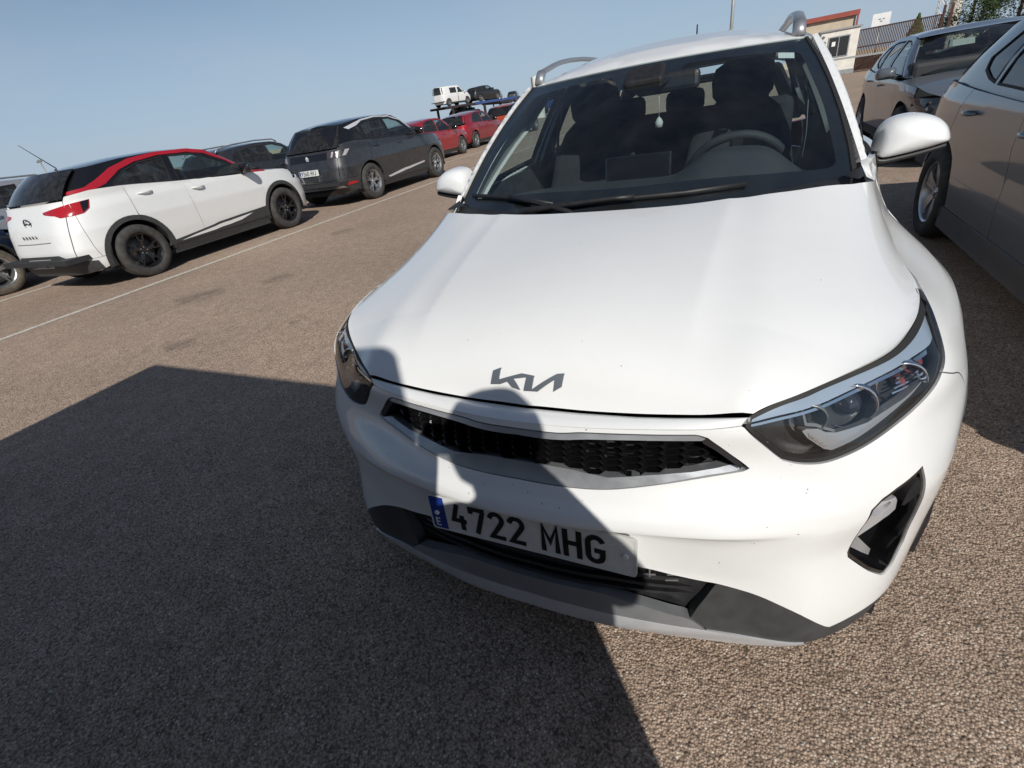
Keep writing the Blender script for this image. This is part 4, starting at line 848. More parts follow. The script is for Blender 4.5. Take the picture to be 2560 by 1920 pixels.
for sg in (1, -1):
    S_ = UW(sg); 
    def SI(q, S_=S_, sg=sg):
        r = S_(q); r[:, 0] -= sg*.045; return r
    panel('pillar_trim', [(1.25, 1.02), (1.42, 1.135), (1.62, 1.25), (1.85, 1.385), (2.02, 1.395), (2.05, 1.36), (2.02, 1.315), (1.90, 1.232), (1.76, 1.176), (1.47, 1.04), (1.40, 1.0)], SI, M['greytrim'], cab, step=.05, depth=.015, flip=sg)
    panel('centre_pillar_trim', [(2.22, 1.0), (2.36, 1.40), (2.50, 1.40), (2.40, 1.0)], SI, M['lamp_grey'], cab, step=.08, depth=.02, flip=sg)
    panel('rear_pillar_trim', [(3.18, 1.03), (3.10, 1.38), (3.45, 1.36), (3.85, 1.1), (3.85, 1.0)], SI, M['lamp_grey'], cab, holes=[win3], step=.08, depth=.02, flip=sg)
    b_ = MB(); b_.add([(sg*.70, 1.25, .55), (sg*.70, 3.5, .55), (sg*.735, 3.5, 1.02), (sg*.735, 1.30, 1.02)], [(0, 1, 2, 3)]); b_.build('door_lining', M['interior'], cab)
    t_ = MB(); t_.tube([(sg*.60, 2.38, 1.36), (sg*.615, 2.36, 1.27), (sg*.63, 2.33, 1.16), (sg*.64, 2.30, 1.02), (sg*.63, 2.27, .80)], [(.003, .023)]*5, 6, sq=(1, 0, 0)); t_.build('seat_belt', M['lamp_grey'], cab)
mb = MB(); mb.box((.085, 1.60, 1.325), (.245, .035, .066), rx=-.10, rz=-.12, bev=.016); rm = mb.build('rear_view_mirror', M['black'], cab)
mb = MB(); mb.tube([(.06, 1.60, 1.35), (.02, 1.66, 1.385)], .010, 8); mb.build('mirror_stem', M['black'], rm)
mb = MB(); mb.box((0, 1.60, 1.352), (.15, .11, .05), rx=R_(30), bev=.012); mb.build('sensor_cover', M['black'], cab)
mb = MB(); mb.tube([(.055, 1.60, 1.30), (.055, 1.60, 1.215)], .0015, 5); mb.lathe([(-.03, .0), (-.03, .014), (-.012, .016), (.0, .010), (.01, .0)], 12, 'z', c=(.055, 1.60, 1.205)); mb.build('hanging_charm', M['greytrim'], cab)
# stone chips and dirt specks on nose
sp = MB(); r2 = random.Random(3)
for i in range(60):
    s_ = r2.uniform(-.6, .6); z_ = r2.choice([r2.uniform(.43, .60), r2.uniform(.60, .76)])
    if inpoly(np.array([[s_, z_]]), symm(GR))[0]: continue
    if abs(s_) < .28 and z_ < .56: continue
    a = surf_off((s_, z_), .0004)[0]; n = Vector(surfn(WR, np.array([[s_, z_]]))[0]); t_ = n.orthogonal().normalized(); b_ = n.cross(t_); rr = r2.uniform(.0006, .0017)
    sp.add([tuple(Vector(a)+t_*rr*math.cos(k*1.05)+b_*rr*math.sin(k*1.05)) for k in range(6)], [tuple(range(6))])
for i in range(22):
    x_ = r2.uniform(-.5, .6); y_ = r2.uniform(.17, .8); a = HS(np.array([[x_, y_]]))[0]; n = Vector(surfn(HS, np.array([[x_, y_]]))[0]); rr = r2.uniform(.0006, .0014); a = a+np.array(n)*.0004; t_ = n.orthogonal().normalized(); b_ = n.cross(t_)
    sp.add([tuple(Vector(a)+t_*rr*math.cos(k*1.05)+b_*rr*math.sin(k*1.05)) for k in range(6)], [tuple(range(6))])
spo = sp.build('dirt_specks', M['lamp_grey'], car); spo['kind'] = 'stuff'
# ---------------------------------------------------------------- ground
def ground_mat():
    m, nt, b, L = newmat('worn_asphalt'); b.inputs['Roughness'].default_value = .9; b.inputs['Specular IOR Level'].default_value = .25
    tc = nt.nodes.new('ShaderNodeTexCoord'); N = nt.nodes.new
    def vor(sc, feat='F1'):
        v = N('ShaderNodeTexVoronoi'); v.inputs['Scale'].default_value = sc; v.feature = feat; L(tc.outputs['Object'], v.inputs['Vector']); return v
    def noi(sc, d=4, rough=.6):
        v = N('ShaderNodeTexNoise'); v.inputs['Scale'].default_value = sc; v.inputs['Detail'].default_value = d; v.inputs['Roughness'].default_value = rough; L(tc.outputs['Object'], v.inputs['Vector']); return v
    v1 = vor(165); v2 = vor(70); n1 = noi(.35, 6); n2 = noi(9, 5)
    cr = N('ShaderNodeValToRGB'); e = cr.color_ramp.elements
    cols = [(0, (.20, .145, .11)), (.22, (.41, .30, .225)), (.5, (.51, .385, .29)), (.72, (.59, .455, .35)), (.9, (.43, .295, .215)), (1, (.78, .69, .57))]
    e[0].position = 0; e[0].color = (*cols[0][1], 1); e[1].position = 1; e[1].color = (*cols[-1][1], 1)
    for p, c in cols[1:-1]: q = e.new(p); q.color = (*c, 1)
    sp = N('ShaderNodeSeparateColor'); L(v1.outputs['Color'], sp.inputs[0]); L(sp.outputs[0], cr.inputs[0])
    # gaps between the stones
    mr = N('ShaderNodeMapRange'); mr.inputs[1].default_value = .35; mr.inputs[2].default_value = .75; mr.inputs[3].default_value = 1; mr.inputs[4].default_value = .5; L(v1.outputs['Distance'], mr.inputs[0])
    x1 = N('ShaderNodeMix'); x1.data_type = 'RGBA'; x1.blend_type = 'MULTIPLY'; x1.inputs[0].default_value = 1; L(cr.outputs[0], x1.inputs[6]); L(mr.outputs[0], x1.inputs[7])
    m2 = N('ShaderNodeMapRange'); m2.inputs[1].default_value = .3; m2.inputs[2].default_value = .7; m2.inputs[3].default_value = .82; m2.inputs[4].default_value = 1.12; L(n1.outputs[0], m2.inputs[0])
    x2 = N('ShaderNodeMix'); x2.data_type = 'RGBA'; x2.blend_type = 'MULTIPLY'; x2.inputs[0].default_value = 1; L(x1.outputs[2], x2.inputs[6]); L(m2.outputs[0], x2.inputs[7])
    m3 = N('ShaderNodeMapRange'); m3.inputs[1].default_value = .3; m3.inputs[2].default_value = .7; m3.inputs[3].default_value = .85; m3.inputs[4].default_value = 1.12; L(n2.outputs[0], m3.inputs[0])
    x3 = N('ShaderNodeMix'); x3.data_type = 'RGBA'; x3.blend_type = 'MULTIPLY'; x3.inputs[0].default_value = 1; L(x2.outputs[2], x3.inputs[6]); L(m3.outputs[0], x3.inputs[7])
    L(x3.outputs[2], b.inputs['Base Color'])
    a = N('ShaderNodeMath'); a.operation = 'ADD'; h1 = N('ShaderNodeMath'); h1.operation = 'MULTIPLY'; h1.inputs[1].default_value = .55
    L(v2.outputs['Distance'], h1.inputs[0]); L(v1.outputs['Distance'], a.inputs[0]); L(h1.outputs[0], a.inputs[1])
    bp = N('ShaderNodeBump'); bp.inputs['Strength'].default_value = 1; bp.inputs['Distance'].default_value = .0032; bp.invert = True; L(a.outputs[0], bp.inputs['Height']); L(bp.outputs[0], b.inputs['Normal'])
    return m
M['ground'] = ground_mat()
g = MB(); g.add([(-900, -300, 0), (900, -300, 0), (900, 2500, 0), (-900, 2500, 0)], [(0, 1, 2, 3)]); go = g.build('ground', M['ground']); go['kind'] = 'structure'
def line_mat():
    m, nt, b, L = newmat('worn_line_paint'); b.inputs['Roughness'].default_value = .8; tc = nt.nodes.new('ShaderNodeTexCoord')
    n = nt.nodes.new('ShaderNodeTexNoise'); n.inputs['Scale'].default_value = 60; n.inputs['Detail'].default_value = 6; L(tc.outputs['Object'], n.inputs['Vector'])
    c = nt.nodes.new('ShaderNodeValToRGB'); c.color_ramp.elements[0].position = .36; c.color_ramp.elements[0].color = (.26, .21, .16, 1); c.color_ramp.elements[1].position = .50; c.color_ramp.elements[1].color = (.62, .58, .50, 1)
    L(n.outputs[0], c.inputs[0]); L(c.outputs[0], b.inputs['Base Color']); return m
M['line'] = line_mat()
SL = -.028
for x0 in (-6.70, -9.33, -12.0, -14.6):
    p = MB(); p.add([(x0-.05-SL*20, -20, .004), (x0+.05-SL*20, -20, .004), (x0+.05+SL*90, 90, .004), (x0-.05+SL*90, 90, .004)], [(0, 1, 2, 3)]); lo = p.build('lane_line', M['line']); lo['kind'] = 'structure'
M['line_faint'] = pm('faded_line_paint', (.40, .37, .33), .9, noise=(30, .5))
def faint():
    m = M['line_faint']; nt = m.node_tree; L = nt.links.new; b = nt.nodes['Principled BSDF']; n = nt.nodes.new('ShaderNodeTexNoise'); n.inputs['Scale'].default_value = 35; n.inputs['Detail'].default_value = 7; tc = nt.nodes.new('ShaderNodeTexCoord'); r = nt.nodes.new('ShaderNodeMapRange'); r.inputs[1].default_value = .45; r.inputs[2].default_value = .7; r.inputs[3].default_value = 0; r.inputs[4].default_value = .6
    L(tc.outputs['Object'], n.inputs['Vector']); L(n.outputs[0], r.inputs[0]); L(r.outputs[0], b.inputs['Alpha'])
faint()
p = MB(); p.add([(1.36, .5, .004), (1.42, .5, .004), (1.58, 9, .004), (1.52, 9, .004)], [(0, 1, 2, 3)]); lo = p.build('lane_line', M['line_faint']); lo['kind'] = 'structure'
# sealed cracks and oil stains
M['stain'] = pm('oil_stain', (.06, .05, .045), .6)
def stain_alpha():
    m = M['stain']; nt = m.node_tree; L = nt.links.new; b = nt.nodes['Principled BSDF']; tc = nt.nodes.new('ShaderNodeTexCoord'); n = nt.nodes.new('ShaderNodeTexNoise'); n.inputs['Scale'].default_value = 7; n.inputs['Detail'].default_value = 6
    g_ = nt.nodes.new('ShaderNodeTexGradient'); g_.gradient_type = 'SPHERICAL'; mp_ = nt.nodes.new('ShaderNodeMapping'); mp_.inputs['Location'].default_value = (-1, -1, 0); mp_.inputs['Scale'].default_value = (2, 2, 1); L(tc.outputs['Generated'], mp_.inputs[0]); L(mp_.outputs[0], g_.inputs[0])
    mu = nt.nodes.new('ShaderNodeMath'); mu.operation = 'MULTIPLY'; L(n.outputs[0], mu.inputs[0]); L(g_.outputs[1], mu.inputs[1]); r = nt.nodes.new('ShaderNodeMapRange'); r.inputs[1].default_value = .1; r.inputs[2].default_value = .4; r.inputs[4].default_value = .45; L(mu.outputs[0], r.inputs[0]); L(r.outputs[0], b.inputs['Alpha'])
stain_alpha()
rs2 = random.Random(11)
for (x_, y_, r_) in ((-3.1, 2.05, .10), (-4.6, 3.2, .35), (-2.2, 4.4, .3), (-5.6, 5.5, .4), (-3.9, 1.5, .25), (.2, -.1, .2), (1.5, .35, .2), (-5.2, 2.6, .5)):
    p = MB(); p.add([(x_-r_, y_-r_, .002), (x_+r_, y_-r_, .002), (x_+r_, y_+r_, .002), (x_-r_, y_+r_, .002)], [(0, 1, 2, 3)]); so_ = p.build('oil_stain', M['stain']); so_['kind'] = 'structure'
# ---------------------------------------------------------------- other cars: plan super-ellipse at every height, trimmed into panels
class Body:
    """front at y=0, rear at y=L, z up. lower wrap L_(a,z), glasshouse wrap U_(a,z); a = length along the outline from the nose"""
    def __init__(s, L, W, wb, fo, wr, hw, yf, yr, hwu, yfu, yru, nf=5.5, nr=6.5, nu=7):
        s.L, s.W, s.wb, s.fo, s.wr = L, W, wb, fo, wr; s.hw, s.yf, s.yr, s.hwu, s.yfu, s.yru = map(np.array, (hw, yf, yr, hwu, yfu, yru)); s.nf, s.nr, s.nu = nf, nr, nu
        s.ym = L*.5; s.tab = []
        for (n1, n2, h, f, r) in ((nf, nr, W/2, 0, L), (nu, nu, W/2-.12, L*.30, L*.93)):
            ph = np.linspace(0, math.pi, 4001); x, y = s._xy(ph, h, f, r, n1, n2); a = np.r_[0, np.cumsum(np.hypot(np.diff(x), np.diff(y)))]; s.tab.append((ph, a))
        s.A = [s.tab[0][1][-1], s.tab[1][1][-1]]
    def _xy(s, ph, h, f, r, n1, n2):
        n = np.where(ph < math.pi/2, n1, n2); c = np.cos(ph); x = h*np.abs(np.sin(ph))**(2/n); yy = np.abs(c)**(2/n)
        return x, np.where(c > 0, s.ym-(s.ym-f)*yy, s.ym+(r-s.ym)*yy)
    def dims(s, z, k):
        f = lambda t: np.interp(z, t[:, 0], t[:, 1])
        return (f(s.hw), f(s.yf), f(s.yr)) if k == 0 else (f(s.hwu), f(s.yfu), f(s.yru))
    def S(s, k):
        def g(uv):
            uv = np.array(uv, float); a = uv[:, 0]; A = s.A[k]; fl = np.where((a < 0) | (a > A), -1., 1.); a = np.where(a < 0, -a, a); a = np.where(a > A, 2*A-a, a)
            ph = np.interp(a, s.tab[k][1], s.tab[k][0]); h, f, r = s.dims(uv[:, 1], k)
            x, y = s._xy(ph, h, f, r, *((s.nf, s.nr) if k == 0 else (s.nu, s.nu)))
            return np.stack([x*fl, y, uv[:, 1]], 1)
        return g
    def a(s, kind, v, z, k=0):
        """outline length for a side point ('s', y), a front ('f', x) or a rear ('r', x) point at height z"""
        h, f, r = (float(q) for q in s.dims(np.array([z]), k)) if False else [float(np.atleast_1d(q)[0]) for q in s.dims(np.array([z]), k)]
        n1, n2 = (s.nf, s.nr) if k == 0 else (s.nu, s.nu); P = math.pi
        if kind == 's':
            if v < s.ym: c = min(1, max(0, (s.ym-v)/(s.ym-f)))**(n1/2); ph = math.acos(min(1, c))
            else: c = min(1, max(0, (v-s.ym)/(r-s.ym)))**(n2/2); ph = P-math.acos(min(1, c))
        elif kind == 'f': ph = math.asin(min(1, abs(v)/h)**(n1/2))
        else: ph = P-math.asin(min(1, abs(v)/h)**(n2/2))
        a = float(np.interp(ph, s.tab[k][0], s.tab[k][1]))
        if v < 0 and kind == 'f': a = -a
        if v < 0 and kind == 'r': a = 2*s.A[k]-a
        return a
    def poly(s, pts, k=0): return [(s.a(p[0], p[1], p[2], k), p[2]) for p in pts]
def flipside(poly, A): return [(-p[0], p[1]) for p in reversed(poly)]
def flipx(pts): return [(k, (-v if k != 's' else v), z) if k != 's' else (k, v, z) for k, v, z in pts]
def dens(pts, n=3):
    out = []
    for i in range(len(pts)):
        a, b = pts[i], pts[(i+1) % len(pts)]
        if a[0] == b[0]:
            for t in range(n): out.append((a[0], a[1]+(b[1]-a[1])*t/n, a[2]+(b[2]-a[2])*t/n))
        else: out.append(a)
    return out
def S_(pts): return [('s', y, z) for y, z in pts]
def build_car(name, label, cat, sp, loc, rz, group=None):
    """sp: dict of measures and side-view outlines"""
    root = thing(name, label, cat, loc, rz, group)
    B = Body(sp['L'], sp['W'], sp['wb'], sp['fo'], sp['wr'], sp['hw'], sp['yf'], sp['yr'], sp['hwu'], sp['yfu'], sp['yru'], sp.get('nf', 5), sp.get('nr', 6), sp.get('nu', 7))
    L0, U0 = B.S(0), B.S(1); A0, A1 = B.A
    pa, tr = sp['paint'], sp.get('clad', 'trim'); step = sp.get('step', .06)
    wr, fo, wb = sp['wr'], sp['fo'], sp['wb']; ar = wr+.055; cl = sp.get('cladw', .0)
    wc = [(fo, wr), (fo+wb, wr)]; zs = sp['sill']; sh = sp['shoulder']    # shoulder: [(y,z)...] from nose to tail
    shz = lambda y: float(np.interp(y, [p[0] for p in sh], [p[1] for p in sh]))
    def side(nm, pts, mat, k=0, **kw):
        out = []
        for sg in (1, -1):
            q = B.poly(pts, k); q = q if sg > 0 else flipside(q, 0)
            hs_ = [B.poly(h, k) if sg > 0 else flipside(B.poly(h, k), 0) for h in kw.get('holes', [])]
            kk = {x: y for x, y in kw.items() if x != 'holes'}; kk.setdefault('step', step); kk.setdefault('depth', .02)
            out.append(panel(nm, q, (L0, U0)[k], mat, kk.pop('parent', root), holes=hs_, **kk))
        return out
    arF = lambda r, a0, a1, n=14: [('s',)+p for p in arc(wc[0], r, a0, a1, n)]; arR = lambda r, a0, a1, n=14: [('s',)+p for p in arc(wc[1], r, a0, a1, n)]
    ra = ar+cl; dz = lambda z, c: math.degrees(math.asin(max(-1, min(1, (z-c)/ra))))
    aS = dz(zs, wr); d1y, d2y, d3y = sp['doors']        # door split positions
    dip = sp.get('belt', lambda y: shz(y))
    # fender, doors, quarter
    top = lambda y0, y1, n=6: [('s', y, shz(y)) for y in np.linspace(y0, y1, n)]
    bz = sp['bumper_z']; nose = sp['nose']; lamp = sp.get('headlamp'); tl = sp.get('taillamp')
    fb = .10
    side('fender', [('s', fo-ra*.80, wr+ra*.60)]+[('s', fo-ra*.95, sp['fsplit'])]+top(fo-ra*.95, d1y)+[('s', d1y, zs)]+arF(ra, aS, 180-37, 16), M[pa], gap=.003)
    side('front_door', top(d1y, d2y)+[('s', d2y-.0, .62), ('s', d2y-.02, zs)]+[('s', d1y, zs)], M[pa], gap=.004)
    bb = sorted([(fo+wb-ra*.62, wr+ra*.78), (fo+wb-ra*.95, wr+ra*.30)])
    side('rear_door', top(d2y, d3y)+[('s', fo+wb-ra*.30, wr+ra*.97)]+arR(ra+.006, 107, 180-aS, 8)+[('s', d2y-.02, zs), ('s', d2y, .62)], M[pa], gap=.004)
    L_ = sp['L']; ry = sp['rcorner']
    side('quarter_panel', top(d3y, ry)+[('s', ry, bz[1])]+arR(ra, dz(bz[1], wr), 107, 12), M[pa], gap=.003)
    for y_ in (d2y-.17, d3y-.22) if sp.get('handles', True) else ():
        for sg in (1, -1):
            z_ = shz(y_)-.11; hm_ = MB(); P0 = [L0(np.array([[B.a('s', y_+d, z_), z_]]))[0] for d in (-.10, -.05, .0, .05, .10)]; o_ = [.006, .035, .04, .035, .006]
            hm_.tube([(sg*(p[0]+e), p[1], p[2]) for p, e in zip(P0, o_)], [.008, .013, .014, .013, .008], 8); hm_.build('door_handle', M[sp.get('handle_mat', pa)], root)
    # sill and arches
    side('sill', [('s', fo+ra*.97, zs-.004), ('s', fo+wb-ra*.97, zs-.004), ('s', fo+wb-ra*.9, zs-.13), ('s', fo+ra*.9, zs-.13)], M[tr], off=.004, depth=.04)
    if cl:
        for f_ in (arF, arR): side('arch_cladding', f_(ra+.002, 192, -12, 26)+f_(ar, -12, 192, 24), M[tr], off=.008, depth=.05, step=.05)
    # bumpers
    zf0 = sp.get('fz0', .20); fl_ = sp['fsplit']; fx = sp['W']/2
    nz = shz(fo-ra*.95)
    def both(half): return half+[(k, -v if k != 's' else v, z) for k, v, z in reversed(half)]
    def wrap_front(pts):
        q = B.poly(pts); return q+[(-a, z) for a, z in reversed(q)]
    def wrap_rear(pts, k=0):
        A = B.A[k]; q = B.poly(pts, k); return q+[(2*A-a, z) for a, z in reversed(q)]
    panel('front_bumper', wrap_front([('f', .001, zf0)]+[('s', fo-ra*.97, zf0+.03)]+[('s', fo-ra*.97, wr)]+arF(ra, 180, 143, 5)+[('s', fo-ra*.95, fl_), ('f', fx*.70, nose), ('f', fx*.35, nose), ('f', .001, nose)]), L0, M[pa], root, step=step, depth=.02, gap=.003)
    if sp.get('front_detail'): sp['front_detail'](root, B, wrap_front, L0)
    rb0 = sp.get('rz0', .24)
    panel('rear_bumper', wrap_rear([('r', .001, bz[1]), ('r', fx*.7, bz[1]), ('s', ry, bz[1])]+arR(ra, dz(bz[1], wr), 8, 4)+[('s', fo+wb+ra, wr), ('s', fo+wb+ra*.98, rb0+.03), ('r', fx*.8, rb0), ('r', .001, rb0)]), L0, M[pa], root, step=step, depth=.02, gap=.003)
    tz = sp['tail_top']
    panel('tailgate', wrap_rear([('r', .001, tz), ('r', fx*.55, tz), ('r', fx*.74, tz), ('r', fx*.74, bz[1]), ('r', .001, bz[1])]), L0, M[pa], root, step=step, depth=.02, gap=.003)
    side('tail_side', [('s', ry, shz(ry)), ('s', ry, bz[1]), ('r', fx*.745, bz[1]), ('r', fx*.745, tz)], M[pa], gap=.002)
    if sp.get('rear_detail'): sp['rear_detail'](root, B, wrap_rear, L0, side)
    # hood
    yw = sp['ws'][0]; hz = sp['hood']     # hood centre line [(y,z)..]
    def HD(q):
        q = np.asarray(q, float); y = q[:, 1]; zz = np.array([shz(v) for v in y]); aa = [B.a('s', v, z) for v, z in zip(np.maximum(y, .02), zz)]
        w_ = L0(np.stack([aa, zz], 1))[:, 0]; w_ = np.minimum(w_, np.interp(y, [0, .10, .3, .6], [fx*.62, fx*.80, fx*.95, fx])); t = np.clip(q[:, 0], -1, 1); zc = np.interp(y, [p[0] for p in hz], [p[1] for p in hz])
        k = np.abs(t)**2.5; return np.stack([w_*t, y, zc*(1-k)+zz*k], 1)
    y0 = hz[0][0]; uu = np.linspace(-1, 1, 17); vv = np.linspace(y0, yw+.06, 13); gridsurf('hood', HD, uu, vv, M[sp.get('hood_mat', pa)], root)
    # roof and glasshouse
    rf = sp['roof']; rz_ = lambda y: np.interp(y, [p[0] for p in rf], [p[1] for p in rf]); cw = sp.get('crown', .05)
    ztop = sp['ztop']     # side-view upper edge of the glasshouse side
    zt = lambda y: float(np.interp(y, [p[0] for p in ztop], [p[1] for p in ztop]))
    win = [S_(w_) for w_ in sp['windows']]
    side('side_frame', S_(sp['frame']), M[sp.get('frame_mat', pa)], 1, holes=win, depth=.03)
    for i, w_ in enumerate(win):
        gs = side(('front_side_window', 'rear_side_window', 'quarter_window')[min(i, 2)], w_, M[sp['glass'][i]], 1, off=-.006, depth=0)
        for sg, g_ in zip((1, -1), gs):
            q = B.poly(w_, 1); q = q if sg > 0 else flipside(q, 0); panel('window_seal', q, U0, M['rubber'], g_, holes=[inset(q, .014)], step=.08, off=.002, depth=.015)
    if sp.get('side_detail'): sp['side_detail'](root, B, side)
    def RF(q):
        q = np.asarray(q, float); y = q[:, 1]; ze = np.array([zt(v) for v in y]); aa = [B.a('s', v, z, 1) for v, z in zip(y, ze)]; w_ = U0(np.stack([aa, ze], 1))[:, 0]; t = q[:, 0]; zc = rz_(y); k = np.abs(t)**2.6
        return np.stack([w_*t, y, zc*(1-k)+ze*k], 1)
    y0, y1 = rf[0][0], rf[-1][0]; gridsurf('roof', RF, np.linspace(-1, 1, 15), np.linspace(y0, y1, 15), M[sp.get('roof_mat', pa)], root)
    # windscreen and rear window: ruled between base line and roof edge
    def scr(y0, z0, y1, z1, x0, x1, bow, nm, mat, border, flip):
        def F_(q):
            q = np.asarray(q, float); u, v = q[:, 0], q[:, 1]; w_ = x0+(x1-x0)*v; return np.stack([u*w_, y0+(y1-y0)*v+bow*np.abs(u)**2.2+(-.03 if flip > 0 else .02)*np.sin(np.pi*v)*.6, z0+(z1-z0)*v+.02*np.sin(np.pi*v)], 1)
        g_ = gridsurf(nm, F_, np.linspace(-1, 1, 13), np.linspace(0, 1, 9), mat, root, flip=flip)
        if border: panel('glass_border', [(-1, 0), (1, 0), (1, 1), (-1, 1)], F_, M['frit'], g_, holes=[[(-.93, .08), (.93, .08), (.93, .94), (-.93, .94)]], step=.1, off=-.004, depth=0, flip=flip)
        return g_
    wsd = sp['ws']; hu = lambda z: float(np.interp(z, B.hwu[:, 0], B.hwu[:, 1]))
    scr(wsd[0], wsd[1], wsd[2], wsd[3], hu(wsd[1])-.03, hu(wsd[3])-.02, .20, 'windscreen', M['glass_side'], True, 1)
    rw = sp['rw']; scr(rw[0], rw[1], rw[2], rw[3], hu(rw[1])-.10, hu(rw[3])-.06, -.12, 'rear_window', M[sp.get('rear_glass', 'glass_dark')], True, -1)
    # wheels, underside, wells
    for sg in (1, -1):
        for yc in (fo, fo+wb):
            make_wheel(root, (sg*(fx-.115), yc, wr), sg, r=wr, wid=.215, rim_r=wr*.66, style=sp['wheel'], rim=sp['rim'], tyre=sp.get('tyre', 'tyre'))
            b_ = MB(); V = []; n_ = 11
            for x_ in (.42, fx-.03):
                for k in range(n_): a_ = R_(-12+204*k/(n_-1)); V.append((sg*x_, yc+(ar+.005)*math.cos(a_), wr+(ar+.005)*math.sin(a_)))
            b_.add(V, [(k, k+1, n_+k+1, n_+k) for k in range(n_-1)]+[tuple(range(n_))], True); b_.build('wheel_well', M['black'], root)
    u_ = MB(); u_.box((0, L_/2, zs-.07), (sp['W']-.30, L_-.55, .05)); u_.build('underbody', M['black'], root)
    # cabin: floor tub, seats, wheel
    c_ = MB(); z0 = sp['seat_z']
    c_.box((0, (wsd[0]+rw[0])/2, zs+.12), (sp['W']-.28, (rw[0]-wsd[0])+.5, .06)); c_.box((0, wsd[0]+.32, z0+.32), (sp['W']-.26, .35, .22), bev=.05); c_.build('cabin_floor', M['interior'], root)
    for x_ in (-.36, .36):
        s_ = MB(); s_.box((x_, wsd[0]+1.15, z0+.18), (.48, .16, .62), rx=-.25, bev=.06); s_.box((x_, wsd[0]+1.27, z0+.60), (.24, .09, .16), rx=-.2, bev=.035); s_.box((x_, wsd[0]+.88, z0-.10), (.48, .5, .16), bev=.05); s_.build('front_seat', M['cloth'], root)
    s_ = MB(); s_.box((0, wsd[0]+2.0, z0+.16), (1.2, .16, .60), rx=-.28, bev=.05); s_.box((0, wsd[0]+1.75, z0-.08), (1.2, .45, .18), bev=.05)
    for x_ in (-.36, .36): s_.box((x_, wsd[0]+2.11, z0+.52), (.22, .08, .13), bev=.03)
    s_.build('rear_bench', M['cloth'], root)
    # mirrors
    if sp.get('mirrors', True):
        for sg in (1, -1):
            ym_ = sp['mirror_y']; zm = shz(ym_)+.06; xm = fx-.05; b_ = MB(); pr = rrect(0, -.06, .22, .075, .045, 4); V = []; n_ = len(pr)
            lv = [(0, 1), (.03, 1), (.07, .9), (.10, .62), (.11, .25)]
            for dy, sc in lv:
                for p in pr: V.append((sg*(xm+.02+.11+(p[0]-.11)*sc), ym_-dy+p[0]*.1, zm+p[1]*sc))
            F = [(i*n_+k, i*n_+(k+1) % n_, (i+1)*n_+(k+1) % n_, (i+1)*n_+k) for i in range(4) for k in range(n_)]+[tuple(4*n_+k for k in range(n_)), tuple(range(n_))]
            b_.add(V, F, True); mo = b_.build('door_mirror', M[sp.get('mirror_mat', pa)], root); 
            a_ = MB(); a_.box((sg*(xm-.01), ym_-.04, zm-.05), (.12, .09, .035)); a_.build('mirror_arm', M['black'], mo)
    if sp.get('extras'): sp['extras'](root, B, side, wrap_rear, wrap_front, L0, U0, RF)
    return root
def rear_plate(root, B, z, text, tilt=.12, x=0):
    yr = float(np.interp(z, B.yr[:, 0], B.yr[:, 1])); Mx = Matrix(((-1, 0, 0, x), (0, -math.sin(tilt), math.cos(tilt), yr+.030), (0, math.cos(tilt), math.sin(tilt), z), (0, 0, 0, 1)))
    plate(root, text, Mx, screws=False)
def rear_word(root, B, word, z, h, adv, mat, x0):
    yr = float(np.interp(z, B.yr[:, 0], B.yr[:, 1])); f = lambda x, y, d: Vector((x0-x, yr+.008+d, z+y)); text_mesh(word, h, h*.62, adv, adv, h*.16, f, .004).build('rear_lettering', M[mat], root)
# paints
M['dark_grey'] = paint('dark_grey_paint', (.035, .037, .042), metal=.5, rough=.42, dust=.10)
M['mid_grey'] = paint('mid_grey_paint', (.115, .13, .15), metal=.2, rough=.38, dust=.03)
M['red'] = paint('red_paint', (.36, .008, .018), metal=.3, rough=.4, dust=.06)
M['red2'] = paint('dark_red_paint', (.30, .006, .02), metal=.35, rough=.4, dust=.10)
M['orange'] = paint('orange_red_paint', (.42, .055, .012), metal=.3, rough=.4, dust=.08)
M['silver'] = paint('silver_car_paint', (.42, .43, .45), metal=.6, rough=.4, dust=.08)
M['blue'] = paint('dark_blue_paint', (.006, .018, .05), metal=.4, rough=.4, dust=.06)
M['black_paint'] = paint('black_car_paint', (.008, .008, .010), metal=.2, rough=.4, dust=.08)
M['white2'] = paint('white_car_paint', (.72, .73, .72), dust=.05, rough=.45)
M['accent_red'] = pm('red_accent', (.36, .01, .02), .3, coat=.8)

